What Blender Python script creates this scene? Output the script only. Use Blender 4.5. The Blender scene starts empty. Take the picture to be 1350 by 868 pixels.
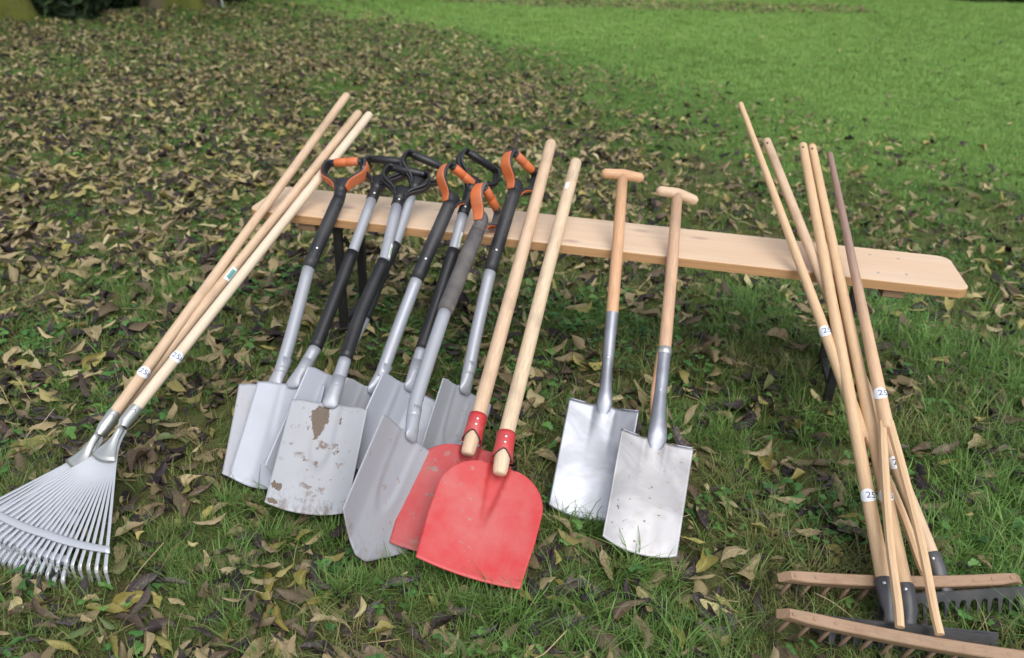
import bpy, bmesh, math, random
import numpy as np
from mathutils import Vector, Matrix, noise
random.seed(7); RNG = np.random.default_rng(7)
sc = bpy.context.scene
COL = sc.collection

# ------------------------------------------------------------ camera
F_PX, PITCH, ROLL, CAM_H = 1082.6, math.radians(28.41), math.radians(2.34), 1.438
fwd = Vector((0, math.cos(PITCH), -math.sin(PITCH)))
rt = Vector((1, 0, 0)); up = rt.cross(fwd)
r2 = rt * math.cos(ROLL) + up * math.sin(ROLL)
u2 = -rt * math.sin(ROLL) + up * math.cos(ROLL)
cd = bpy.data.cameras.new('camera'); cam = bpy.data.objects.new('camera', cd); COL.objects.link(cam)
cam.matrix_world = Matrix(((r2.x, u2.x, -fwd.x, 0), (r2.y, u2.y, -fwd.y, 0), (r2.z, u2.z, -fwd.z, CAM_H), (0, 0, 0, 1)))
cd.sensor_width = 36; cd.lens = F_PX / 1350 * 36
cd.clip_start = 0.05; cd.clip_end = 500
cd.dof.use_dof = True; cd.dof.focus_distance = 2.0; cd.dof.aperture_fstop = 3.0
sc.camera = cam

# ------------------------------------------------------------ overcast daylight
SUN_EL, SUN_AZ = math.radians(55), math.radians(160)
wd = bpy.data.worlds.new('World'); sc.world = wd; wd.use_nodes = True
nt = wd.node_tree; bg = nt.nodes['Background']
sky = nt.nodes.new('ShaderNodeTexSky'); sky.sky_type = 'NISHITA'; sky.sun_disc = False
sky.sun_elevation = SUN_EL; sky.sun_rotation = SUN_AZ; sky.air_density = 1.0; sky.dust_density = 3.0
hs = nt.nodes.new('ShaderNodeHueSaturation'); hs.inputs['Saturation'].default_value = 0.42
nt.links.new(sky.outputs[0], hs.inputs['Color']); nt.links.new(hs.outputs[0], bg.inputs['Color'])
bg.inputs['Strength'].default_value = 0.15
sl = bpy.data.lights.new('sun', 'SUN'); sl.energy = 1.4; sl.angle = math.radians(50); sl.color = (1, 0.965, 0.92)
sun = bpy.data.objects.new('sun', sl); COL.objects.link(sun)
sd = Vector((math.sin(SUN_AZ) * math.cos(SUN_EL), math.cos(SUN_AZ) * math.cos(SUN_EL), math.sin(SUN_EL)))
sun.rotation_euler = sd.to_track_quat('Z', 'Y').to_euler()
sun.location = (0, 0, 8)
sc.view_settings.view_transform = 'Standard'; sc.view_settings.look = 'None'
sc.view_settings.exposure = 0.40; sc.view_settings.gamma = 1
sc.cycles.max_bounces = 5; sc.cycles.transparent_max_bounces = 8

V = lambda a: np.array(a, float)
def nrm(a):
    a = V(a); return a / np.linalg.norm(a)

# ------------------------------------------------------------ materials
MATS = {}
class NB:
    def __init__(s, name):
        s.m = bpy.data.materials.new(name); s.m.use_nodes = True; s.t = s.m.node_tree
        s.b = s.t.nodes['Principled BSDF']; MATS[name] = s.m
    def n(s, t, **k):
        x = s.t.nodes.new(t)
        for a, b in k.items():
            if a in x.inputs: x.inputs[a].default_value = b
            else: setattr(x, a, b)
        return x
    def l(s, a, b): s.t.links.new(a, b)
    def coords(s, kind='Object', scale=(1, 1, 1)):
        tc = s.n('ShaderNodeTexCoord'); mp = s.n('ShaderNodeMapping'); mp.inputs['Scale'].default_value = scale
        s.l(tc.outputs[kind], mp.inputs['Vector']); return mp.outputs[0]
    def noise(s, vec, scale=5, detail=4, rough=.6, dist=0):
        x = s.n('ShaderNodeTexNoise', Scale=scale, Detail=detail, Roughness=rough, Distortion=dist)
        if vec is not None: s.l(vec, x.inputs['Vector'])
        return x.outputs['Fac']
    def ramp(s, fac, stops, interp='LINEAR'):
        r = s.n('ShaderNodeValToRGB'); r.color_ramp.interpolation = interp
        e = r.color_ramp.elements
        while len(e) < len(stops): e.new(0.5)
        for i, (p, c) in enumerate(stops):
            e[i].position = p; e[i].color = (c, c, c, 1) if isinstance(c, (int, float)) else (*c, 1)
        s.l(fac, r.inputs[0]); return r.outputs[0]
    def mix(s, fac, a, b, mode='MIX'):
        x = s.n('ShaderNodeMix', data_type='RGBA', blend_type=mode)
        for sock, v in ((x.inputs[0], fac), (x.inputs[6], a), (x.inputs[7], b)):
            if isinstance(v, (int, float)): sock.default_value = v
            elif isinstance(v, tuple): sock.default_value = (*v, 1)
            else: s.l(v, sock)
        return x.outputs[2]
    def math(s, op, a, b=0.0):
        x = s.n('ShaderNodeMath', operation=op)
        for sock, v in ((x.inputs[0], a), (x.inputs[1], b)):
            if isinstance(v, (int, float)): sock.default_value = v
            else: s.l(v, sock)
        return x.outputs[0]
    def bump(s, h, strength=.3, dist=.002):
        x = s.n('ShaderNodeBump', Strength=strength, Distance=dist); s.l(h, x.inputs['Height']); s.l(x.outputs[0], s.b.inputs['Normal'])
    def out(s, col=None, rough=None, metal=None, spec=None):
        for k, v in (('Base Color', col), ('Roughness', rough), ('Metallic', metal), ('Specular IOR Level', spec)):
            if v is None: continue
            if isinstance(v, tuple): s.b.inputs[k].default_value = (*v, 1)
            elif isinstance(v, (int, float)): s.b.inputs[k].default_value = v
            else: s.l(v, s.b.inputs[k])
        return s.m

def wood(name, a, b, dark, sx=10, sy=1.6, rough=.55, dirt=0.25, grime=(.2, .14, .09)):
    m = NB(name); v = m.coords('UV', (sx, sy, 1))
    g = m.noise(v, 3, 6, .65, .6); fine = m.noise(m.coords('UV', (60, 5, 1)), 4, 3, .6)
    c = m.mix(m.ramp(g, [(.3, 0.), (.7, 1.)]), a, b)
    c = m.mix(m.math('MULTIPLY', m.ramp(fine, [(.46, 0.), (.74, 1.)]), .62), c, dark)
    blot = m.noise(m.coords('UV', (2.2, 2.6, 1)), 2.3, 4, .6)
    c = m.mix(m.math('MULTIPLY', m.ramp(blot, [(.52, 0.), (.72, 1.)]), dirt), c, grime)
    m.bump(fine, .15, .001)
    return m.out(c, rough, 0, .35)
wood('handle_pale_wood', (.56, .40, .27), (.64, .48, .34), (.36, .24, .15), dirt=.45)
wood('handle_white_wood', (.66, .54, .41), (.73, .62, .48), (.48, .36, .25), dirt=.12)
wood('handle_worn_wood', (.60, .46, .31), (.69, .55, .39), (.30, .22, .15), dirt=.75, grime=(.28, .23, .18))
wood('handle_pink_wood', (.56, .32, .18), (.62, .39, .23), (.36, .19, .10), dirt=.22)
wood('handle_gold_wood', (.60, .41, .24), (.67, .48, .30), (.42, .26, .14), dirt=.12)
wood('handle_grey_wood', (.34, .21, .14), (.41, .27, .19), (.2, .12, .08), dirt=.3)
wood('handle_brownish', (.50, .33, .21), (.57, .39, .26), (.32, .20, .13), dirt=.3)
wood('beam_wood', (.27, .175, .11), (.35, .235, .15), (.22, .12, .07), sx=5, sy=3, dirt=.35)
wood('peg_wood', (.13, .085, .055), (.19, .125, .08), (.08, .05, .035), dirt=.5)
wood('end_grain', (.42, .30, .19), (.55, .41, .27), (.2, .14, .09), sx=3, sy=20, rough=.8, dirt=.7)

def bench_wood():
    m = NB('bench_wood'); v = m.coords('Object', (.9, 14, 14))
    g = m.noise(v, 1.6, 6, .62, 1.2)
    lng = m.noise(m.coords('Object', (1.2, 5, 5)), 1.1, 3, .5)
    c = m.mix(m.ramp(g, [(.32, 0.), (.68, 1.)]), (.66, .475, .31), (.75, .58, .42))
    c = m.mix(m.ramp(lng, [(.42, 0.), (.68, .5)]), c, (.66, .44, .27))
    fine = m.noise(m.coords('Object', (3, 120, 120)), 2, 3, .6)
    c = m.mix(m.math('MULTIPLY', m.ramp(fine, [(.5, 0.), (.75, 1.)]), .22), c, (.42, .24, .12))
    vor = m.n('ShaderNodeTexVoronoi', Scale=1.0); m.l(m.coords('Object', (3.3, 7.5, 7.5)), vor.inputs['Vector'])
    kn = m.ramp(vor.outputs['Distance'], [(.05, 1.), (.13, 0.)])
    c = m.mix(m.math('MULTIPLY', kn, .6), c, (.33, .2, .16))
    m.b.inputs['Coat Weight'].default_value = .25; m.b.inputs['Coat Roughness'].default_value = .35
    m.bump(fine, .08, .001)
    return m.out(c, .42, 0, .45)
bench_wood()
def edge_wood():
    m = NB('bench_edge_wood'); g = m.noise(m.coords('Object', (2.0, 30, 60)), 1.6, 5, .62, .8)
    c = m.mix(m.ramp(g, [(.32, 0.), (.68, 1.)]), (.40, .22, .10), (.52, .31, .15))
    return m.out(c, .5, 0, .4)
edge_wood()

def steel_paint(name, base, metal, rough, mud, mudcol=(.20, .15, .115), film=.35, wear=0., tip_soil=0.):
    m = NB(name); o = m.coords('Object')
    big = m.noise(o, 9, 4, .6); sp = m.noise(o, 26, 6, .7); fine = m.noise(o, 140, 3, .6)
    c = m.mix(m.ramp(big, [(.35, 0.), (.7, film)]), base, tuple(x * .8 + .05 for x in (mudcol[0] + .22, mudcol[1] + .22, mudcol[2] + .2)))
    mm = m.math('MULTIPLY', m.ramp(big, [(.40, 0.), (.62, 1.)]), m.ramp(sp, [(.62 - mud * .16, 0.), (.67 - mud * .16, 1.)]))
    dots = m.ramp(m.noise(o, 75, 2, .5), [(.74 - mud * .05, 0.), (.78 - mud * .05, 1.)])
    allm = m.math('MAXIMUM', mm, dots)
    c = m.mix(allm, c, m.mix(fine, mudcol, tuple(x * 1.5 for x in mudcol)))
    if wear:      # scuffs running up the blade, rubbed edge and drying soil at the tip
        sc_ = m.noise(m.coords('UV', (42, 3.2, 1)), 2.2, 5, .7); w1 = m.math('MULTIPLY', m.ramp(sc_, [(.56, 0.), (.70, 1.)]), wear * .55)
        c = m.mix(w1, c, tuple(x * .62 + .05 for x in base))
        sx = m.n('ShaderNodeSeparateXYZ'); m.l(m.coords('UV'), sx.inputs[0]); n5 = m.noise(m.coords('UV', (9, 7, 1)), 3.2, 6, .72)
        tip = m.math('ADD', sx.outputs[1], m.math('MULTIPLY', m.math('SUBTRACT', n5, .5), .55)); tm = m.math('MULTIPLY', m.ramp(tip, [(.0, 1.), (.05, .8), (.11, 0.)]), m.math('MULTIPLY', m.ramp(m.noise(m.coords('UV', (4, 2, 1)), 1.9, 3, .6), [(.42, 0.), (.58, 1.)]), tip_soil))
        smear = m.math('MULTIPLY', m.ramp(m.noise(m.coords('UV', (5, 4, 1)), 1.7, 6, .7), [(.5, 0.), (.68, .55)]), wear)
        c = m.mix(smear, c, tuple(b_ * .72 + q * .28 for b_, q in zip(base, (.45, .36, .28))))
        c = m.mix(tm, c, mudcol); allm = m.math('MAXIMUM', allm, m.math('MULTIPLY', tm, .8))
        lng = m.ramp(m.noise(m.coords('UV', (130, 1.6, 1)), 1.3, 2, .5), [(.66, 0.), (.70, wear * .5)])
        c = m.mix(lng, c, tuple(min(1, x * .5 + .32) for x in base))
    m.bump(allm, .5, .0015)
    m.out(c, m.math('MAXIMUM', m.ramp(m.noise(o, 18, 5, .6), [(.3, rough - .06), (.7, rough + .1)]), m.math('MULTIPLY', allm, .9)),
          m.math('MULTIPLY', m.math('SUBTRACT', 1.0, allm), metal), .5)
steel_paint('silver_blade', (.345, .365, .415), .2, .44, .05, film=.25, wear=.6, tip_soil=.5)
steel_paint('silver_blade_clean', (.375, .405, .47), .2, .40, -.3, film=.15, wear=.2)
steel_paint('silver_blade_muddy', (.35, .367, .405), .2, .48, .22, mudcol=(.15, .115, .09), film=.2, wear=.35, tip_soil=.8)
steel_paint('silver_tube', (.35, .375, .425), .25, .40, -.1, film=.2)
steel_paint('red_paint', (.49, .026, .030), 0., .44, -.15, mudcol=(.30, .20, .17), film=.22, wear=.22)
steel_paint('red_socket', (.47, .026, .030), 0., .44, -.05, mudcol=(.30, .20, .17), film=.22)
steel_paint('red_paint_dirty', (.40, .022, .028), 0., .5, .35, mudcol=(.22, .15, .13), film=.2, wear=.3, tip_soil=.3)
steel_paint('black_plastic', (.009, .010, .013), 0., .42, -.5, mudcol=(.07, .06, .05), film=.04)
steel_paint('grey_worn_plastic', (.048, .045, .050), 0., .62, .1, mudcol=(.19, .15, .12), film=.3)
steel_paint('dark_plastic_dusty', (.013, .015, .020), 0., .5, .1, mudcol=(.14, .11, .09), film=.09)
steel_paint('orange_plastic', (.58, .130, .028), 0., .5, -.4, mudcol=(.35, .16, .08), film=.25)
steel_paint('black_steel', (.012, .012, .015), .2, .45, -.6, film=.05)
steel_paint('dark_iron', (.060, .064, .075), .35, .5, .05, mudcol=(.13, .09, .06), film=.25)
steel_paint('galvanised', (.60, .63, .68), .55, .36, -.6, film=.1)
steel_paint('galvanised_plate', (.58, .60, .58), .8, .30, -.4, film=.2)

def mud_patch():
    m = MATS['silver_blade_muddy']; b = m.node_tree.nodes['Principled BSDF']; s = NB.__new__(NB); s.m = m; s.t = m.node_tree; s.b = b
    tc = s.n('ShaderNodeTexCoord'); tot = None
    nz = s.n('ShaderNodeTexNoise', Scale=9., Detail=6., Roughness=.7); s.l(tc.outputs['UV'], nz.inputs['Vector'])
    for (cx, cy, sx, sy, r) in ((.40, .84, 1., 1.15, .15), (.41, .73, 1.5, 1., .10), (.68, .84, 1., 1., .018), (.72, .56, 1., 1., .025), (.05, .17, .6, 1.6, .05), (.10, .04, .5, 1.8, .04)):
        mp = s.n('ShaderNodeMapping'); mp.inputs['Location'].default_value = (-cx * sx, -cy * sy, 0); mp.inputs['Scale'].default_value = (sx, sy, 0); s.l(tc.outputs['UV'], mp.inputs['Vector'])
        ln = s.n('ShaderNodeVectorMath', operation='LENGTH'); s.l(mp.outputs[0], ln.inputs[0])
        d = s.math('ADD', ln.outputs['Value'], s.math('MULTIPLY', s.math('SUBTRACT', nz.outputs['Fac'], .5), .34)); k = s.math('LESS_THAN', d, r * .8)
        tot = k if tot is None else s.math('MAXIMUM', tot, k)
    old = b.inputs['Base Color'].links[0].from_socket
    s.l(s.mix(tot, old, s.mix(s.noise(None, 60, 3, .6), (.10, .073, .055), (.19, .15, .12))), b.inputs['Base Color'])
    oldr = b.inputs['Roughness'].links[0].from_socket; s.l(s.math('MAXIMUM', oldr, s.math('MULTIPLY', tot, .9)), b.inputs['Roughness'])
    oldm = b.inputs['Metallic'].links[0].from_socket; s.l(s.math('MULTIPLY', oldm, s.math('SUBTRACT', 1., tot)), b.inputs['Metallic'])
mud_patch()
def two_tone_pole():
    m = MATS['handle_brownish']; b = m.node_tree.nodes['Principled BSDF']; s = NB.__new__(NB); s.m = m; s.t = m.node_tree; s.b = b
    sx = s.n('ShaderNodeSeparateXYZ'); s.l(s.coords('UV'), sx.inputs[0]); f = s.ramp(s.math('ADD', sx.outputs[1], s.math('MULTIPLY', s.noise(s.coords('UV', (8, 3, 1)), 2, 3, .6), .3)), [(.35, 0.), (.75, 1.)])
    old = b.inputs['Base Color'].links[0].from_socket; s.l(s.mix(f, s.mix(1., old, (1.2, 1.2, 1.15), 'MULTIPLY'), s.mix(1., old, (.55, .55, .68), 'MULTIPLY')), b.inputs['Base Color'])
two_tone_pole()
def brushed(name, base, rough, mud):
    m = NB(name); v = m.coords('UV', (6, 40, 1)); o = m.coords('Object')
    br = m.noise(m.coords('UV', (1.5, 90, 1)), 3, 3, .7); cl = m.noise(o, 7, 3, .6, .8)
    c = m.mix(m.ramp(cl, [(.38, 0.), (.62, 1.)]), base, tuple(x * .66 for x in base))
    stain = m.ramp(m.noise(m.coords('UV', (5, 9, 1)), 1.6, 5, .7), [(.58, 0.), (.72, .55)])
    c = m.mix(stain, c, (.42, .33, .22))
    sp = m.ramp(m.noise(o, 60, 4, .65), [(.68 - mud * .1, 0.), (.71 - mud * .1, 1.)])
    c = m.mix(sp, c, (.10, .07, .05))
    m.bump(br, .12, .0006)
    m.out(c, m.math('MAXIMUM', m.ramp(br, [(.3, rough - .07), (.7, rough + .1)]), m.math('MULTIPLY', sp, .9)), m.math('MULTIPLY', m.math('SUBTRACT', 1., sp), .72), .5)
brushed('stainless_steel', (.37, .39, .44), .42, -.5)
brushed('stainless_dull', (.47, .468, .485), .52, .15)
for nm, c in (('sticker_white', (.78, .80, .83)), ('ink_blue', (.03, .07, .20)), ('label_teal', (.13, .34, .33)), ('label_green', (.25, .5, .2)),
              ('rivet_steel', (.7, .7, .7)), ('ring_dark', (.02, .018, .018)), ('soil', (.03, .022, .016))):
    m = NB(nm); m.out(c, .45 if nm != 'rivet_steel' else .3, 1. if nm == 'rivet_steel' else 0.)

def leafy(name, stops, rough=.55, trans=.25, attr='tint', spread=1.):
    m = NB(name); at = m.n('ShaderNodeAttribute', attribute_type='INSTANCER', attribute_name=attr)
    oi = m.n('ShaderNodeObjectInfo')
    nz = m.noise(m.coords('Object'), 40, 3, .6)
    f = m.math('ADD', at.outputs['Fac'], m.math('MULTIPLY', m.math('SUBTRACT', nz, .5), .18 * spread))
    c = m.ramp(f, stops)
    ci = m.mix(m.math('MULTIPLY', oi.outputs['Random'], .0), c, c)
    hsv = m.n('ShaderNodeHueSaturation'); m.l(ci, hsv.inputs['Color'])
    m.l(m.math('ADD', .72, m.math('MULTIPLY', oi.outputs['Random'], .56)), hsv.inputs['Value'])
    m.out(hsv.outputs[0], rough, 0, .35)
    tr = m.n('ShaderNodeBsdfTranslucent'); m.l(hsv.outputs[0], tr.inputs['Color'])
    mx = m.n('ShaderNodeMixShader'); mx.inputs[0].default_value = trans
    m.l(m.b.outputs[0], mx.inputs[1]); m.l(tr.outputs[0], mx.inputs[2]); m.l(mx.outputs[0], m.t.nodes['Material Output'].inputs[0])
    return m.m
leafy('grass_blade', [(0., (.26, .22, .10)), (.2, (.19, .22, .07)), (.42, (.125, .215, .052)), (.7, (.125, .25, .055)), (1., (.24, .40, .10))])
leafy('moss_blade', [(0., (.14, .11, .045)), (.5, (.14, .15, .045)), (1., (.11, .17, .045))], .8, .1)
leafy('weed_leaf', [(0., (.05, .14, .035)), (.5, (.08, .20, .05)), (1., (.13, .27, .065))], .5, .25)
LEAFSTOPS = [(0., (.022, .016, .019)), (.18, (.040, .028, .029)), (.34, (.16, .12, .07)), (.5, (.34, .27, .15)), (.64, (.25, .215, .085)), (.78, (.31, .27, .08)), (.9, (.44, .38, .22)), (1., (.11, .14, .04))]
leafy('litter_leaf', LEAFSTOPS, .55, .12, spread=1.6)
leafy('stalk', [(0., (.40, .31, .16)), (1., (.5, .42, .24))], .6, .1)
LEAFCOL = {'dark purple-brown': (.030, .021, .027), 'brown': (.105, .068, .043), 'tan': (.33, .265, .135), 'olive yellow': (.27, .235, .05), 'green': (.10, .16, .04)}
for k, c in LEAFCOL.items():
    m = NB('leaf_' + k); uv = m.coords('UV'); o = m.coords('Object')
    sx = m.n('ShaderNodeSeparateXYZ'); m.l(uv, sx.inputs[0])
    rib = m.ramp(m.math('ABSOLUTE', m.math('SUBTRACT', sx.outputs[0], .5)), [(.015, 1.), (.045, 0.)])
    oi = m.n('ShaderNodeObjectInfo')
    ad = m.n('ShaderNodeVectorMath', operation='ADD'); m.l(o, ad.inputs[0]); m.l(oi.outputs['Location'], ad.inputs[1])
    bl = m.noise(ad.outputs[0], 34, 4, .65)
    cc = m.mix(m.ramp(bl, [(.36, 0.), (.66, .75)]), c, tuple(x * .45 + .02 for x in c))
    cc = m.mix(m.ramp(m.noise(ad.outputs[0], 16, 3, .5), [(.5, 0.), (.64, .6)]), cc, (.17, .13, .055))
    cc = m.mix(m.math('MULTIPLY', rib, .55), cc, tuple(min(1, x * 1.5 + .06) for x in c))
    wn = m.n('ShaderNodeTexWave', Scale=9., Distortion=1.5); wn.bands_direction = 'Y'; m.l(uv, wn.inputs['Vector'])
    m.bump(m.math('ADD', wn.outputs['Fac'], m.math('MULTIPLY', rib, 2.)), .35, .0012)
    m.out(cc, .45, 0, .5)

def ground_mat():
    m = NB('ground'); o = m.coords('Object')
    sx = m.n('ShaderNodeSeparateXYZ'); m.l(o, sx.inputs[0])
    n1 = m.noise(o, 3.0, 6, .65); n2 = m.noise(o, 30, 5, .7); n3 = m.noise(o, 120, 3, .6)
    soil = m.mix(n2, (.050, .043, .025), (.12, .10, .055))
    moss = m.mix(n3, (.05, .075, .02), (.12, .14, .045))
    c = m.mix(m.ramp(n1, [(.38, 0.), (.6, 1.)]), soil, moss)
    # lawn further out: open green field
    far = m.ramp(m.math('ADD', m.math('DIVIDE', m.math('ADD', sx.outputs[1], m.math('MULTIPLY', sx.outputs[0], 1.1)), 16.), m.math('MULTIPLY', n1, .12)), [(.42, 0.), (.62, 1.)])
    c = m.mix(far, c, m.mix(n2, (.16, .25, .07), (.22, .34, .095)))
    m.bump(n2, .8, .02)
    m.out(c, .95, 0, .1)
ground_mat()
def bark():
    m = NB('mossy_bark'); o = m.coords('Object'); a = m.noise(m.coords('Object', (1, 1, .25)), 9, 6, .7, .5); b = m.noise(o, 2.2, 4, .6)
    c = m.mix(a, (.03, .024, .017), (.13, .105, .075))
    c = m.mix(m.ramp(m.math('ADD', m.math('MULTIPLY', b, .7), m.math('MULTIPLY', m.noise(m.coords('Object', (1, 1, .35)), 14, 5, .7), .3)), [(.44, 0.), (.56, .95)]), c, m.mix(m.noise(o, 45, 4, .7), (.03, .045, .008), (.15, .16, .03)))
    m.bump(a, 1., .03); m.out(c, .9, 0, .2)
bark()

# ------------------------------------------------------------ object helpers
def mesh(name, verts, faces, mat, parent=None, uvs=None, smooth=True, mats=None, fmat=None, origin=None):
    me = bpy.data.meshes.new(name)
    off = V(origin) if origin is not None else V((0, 0, 0))
    if origin is None and parent is not None:          # world coordinates -> the thing's own origin
        r_ = parent
        while r_.parent is not None: r_ = r_.parent
        if not r_.get('_local'): off = V(r_.location)
    vs = V(verts) - off
    me.from_pydata(vs.tolist(), [], faces)
    for mm in (mats or [mat]): me.materials.append(MATS[mm])
    if fmat: me.polygons.foreach_set('material_index', fmat)
    if uvs is not None:
        ul = me.uv_layers.new(name='uv'); idx = np.zeros(len(me.loops), int); me.loops.foreach_get('vertex_index', idx)
        ul.data.foreach_set('uv', V(uvs)[idx].ravel())
    if smooth: me.polygons.foreach_set('use_smooth', [True] * len(me.polygons))
    me.update()
    o = bpy.data.objects.new(name, me); COL.objects.link(o)
    if parent is not None:
        o.parent = parent
    if origin is not None: o.location = origin
    return o
def thing(name, label, cat, loc=(0, 0, 0), rz=0, group=None, local=False):
    o = bpy.data.objects.new(name, None); COL.objects.link(o); o.empty_display_size = .1
    o.location = [float(x) for x in loc]; o.rotation_euler = (0, 0, rz); tag(o, label, cat, group)
    if local: o['_local'] = 1
    return o
def tag(o, label, cat, group=None):
    o['label'] = label; o['category'] = cat
    if group: o['group'] = group
    return o
class Acc:           # accumulates geometry for one mesh
    def __init__(s): s.v = []; s.f = []; s.u = []; s.n = 0; s.fm = []
    def add(s, v, f, u=None, fm=0):
        v = V(v); s.v.append(v); s.f += [tuple(i + s.n for i in q) for q in f]; s.fm += [fm] * len(f)
        s.u.append(V(u) if u is not None else np.zeros((len(v), 2))); s.n += len(v); return s
    def build(s, name, mat, parent=None, **k):
        off = k.pop('off', None)
        vs = np.vstack(s.v)
        if off is not None: vs = vs - V(off)
        return mesh(name, vs, s.f, mat, parent, uvs=np.vstack(s.u), fmat=s.fm if 'mats' in k else None, **k)
def catmull(pts, n=6):
    P = V(pts); P = np.vstack([2 * P[0] - P[1], P, 2 * P[-1] - P[-2]]); out = []
    for i in range(1, len(P) - 2):
        for t in np.linspace(0, 1, n, endpoint=False):
            a, b, c, d = P[i - 1:i + 3]
            out.append(.5 * ((2 * b) + (-a + c) * t + (2 * a - 5 * b + 4 * c - d) * t * t + (-a + 3 * b - 3 * c + d) * t ** 3))
    out.append(P[-2]); return V(out)
def tube(pts, rad, seg=16, cap=True, ref=None, flat=None, rot=0.):
    """sweep: rad scalar/list (or list of (rx,ry)); returns verts, faces, uv"""
    P = V(pts); n = len(P)
    R = [(r, r) if np.isscalar(r) else r for r in (rad if hasattr(rad, '__len__') else [rad] * n)]
    T = np.gradient(P, axis=0); T /= np.linalg.norm(T, axis=1)[:, None]
    a = V(ref) if ref is not None else (V((1, 0, 0)) if abs(T[0][0]) < .8 else V((0, 0, 1)))
    vs, uv = [], []; s = 0; fs = []
    for i in range(n):
        a = a - T[i] * (a @ T[i]); a /= np.linalg.norm(a); b = np.cross(T[i], a)
        if i: s += np.linalg.norm(P[i] - P[i - 1])
        for k in range(seg):
            th = 2 * math.pi * k / seg + rot
            vs.append(P[i] + a * math.cos(th) * R[i][0] + b * math.sin(th) * R[i][1]); uv.append((abs(k / seg - .5) * .2, s))
    for i in range(n - 1):
        for k in range(seg):
            k2 = (k + 1) % seg; fs.append((i * seg + k, i * seg + k2, (i + 1) * seg + k2, (i + 1) * seg + k))
    if cap: fs.append(tuple(range(seg))[::-1]); fs.append(tuple((n - 1) * seg + k for k in range(seg)))
    return vs, fs, uv
def rounded(P0, P1, r0, r1, n=10, endr=.6, both=True, bow=0.):
    """points and radii of a pole with rounded ends; bow (m) sags it slightly like real turned wood"""
    P0, P1 = V(P0), V(P1); L = np.linalg.norm(P1 - P0); d = (P1 - P0) / L
    ts = [0] + list(np.linspace(.02, .98, n)) + [1]
    side = nrm(np.cross(d, (0, 0, 1)))
    pts = [P0 + d * L * t + side * bow * math.sin(math.pi * t) + V((0, 0, bow * .5)) * math.sin(math.pi * t) for t in ts]; rr = [r0 + (r1 - r0) * t for t in ts]
    # end roundings
    e = r1 * endr
    pts2 = pts[:-1] + [P1 - d * e, P1 - d * e * .45, P1 - d * e * .12, P1]; rr2 = rr[:-1] + [r1, r1 * .86, r1 * .6, r1 * .2]
    if both:
        e = r0 * endr
        pts2 = [P0, P0 + d * e * .12, P0 + d * e * .45, P0 + d * e] + pts2[1:]; rr2 = [r0 * .2, r0 * .6, r0 * .86, r0] + rr2[1:]
    return pts2, rr2
def box(c, ex, ey, ez, hx, hy, hz, ch=0.):
    """oriented box, centre c, axes ex ey ez, half sizes; optional chamfer of the long edges"""
    c, ex, ey, ez = V(c), nrm(ex), nrm(ey), nrm(ez)
    if ch <= 0:
        vs = [c + ex * sx * hx + ey * sy * hy + ez * sz * hz for sx in (-1, 1) for sy in (-1, 1) for sz in (-1, 1)]
        return vs, [(0, 1, 3, 2), (4, 6, 7, 5), (0, 4, 5, 1), (2, 3, 7, 6), (0, 2, 6, 4), (1, 5, 7, 3)], None
    ring = [(-hy + ch, -hz), (hy - ch, -hz), (hy, -hz + ch), (hy, hz - ch), (hy - ch, hz), (-hy + ch, hz), (-hy, hz - ch), (-hy, -hz + ch)]
    vs, uv = [], []
    for k, x in enumerate((-hx, -hx + ch, hx - ch, hx)):
        q = 1. if k in (1, 2) else .9
        for i, (y, z) in enumerate(ring): vs.append(c + ex * x + ey * y * q + ez * z * q); uv.append((i * .02, x))
    fs = [tuple(range(8))[::-1], tuple(range(24, 32))]
    for i in range(3):
        for k in range(8): fs.append((i * 8 + k, i * 8 + (k + 1) % 8, i * 8 + 8 + (k + 1) % 8, i * 8 + 8 + k))
    return vs, fs, uv
def solid(o, t, off=-1.):
    md = o.modifiers.new('solid', 'SOLIDIFY'); md.thickness = t; md.offset = off; return o
def bevel(o, w=.001, s=2):
    md = o.modifiers.new('bevel', 'BEVEL'); md.width = w; md.segments = s; md.limit_method = 'ANGLE'; return o

# text flattened onto a pole: sticker with numerals
def text_mesh(body, size):
    cu = bpy.data.curves.new('t', 'FONT'); cu.body = body; cu.size = size; cu.align_x = 'LEFT'; cu.align_y = 'CENTER'
    to = bpy.data.objects.new('t', cu); COL.objects.link(to); dg = bpy.context.evaluated_depsgraph_get(); dg.update()
    me = bpy.data.meshes.new_from_object(to.evaluated_get(dg)); COL.objects.unlink(to); bpy.data.objects.remove(to)
    bm = bmesh.new(); bm.from_mesh(me); bmesh.ops.triangulate(bm, faces=bm.faces[:])
    for _ in range(4):
        ed = [e for e in bm.edges if e.calc_length() > size * .11]
        if ed: bmesh.ops.subdivide_edges(bm, edges=ed, cuts=1); bmesh.ops.triangulate(bm, faces=[f for f in bm.faces if len(f.verts) > 3])
    vs = V([v.co[:] for v in bm.verts]); bm.verts.index_update(); fs = [tuple(v.index for v in f.verts) for f in bm.faces]; bm.free(); return vs, fs
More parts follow.
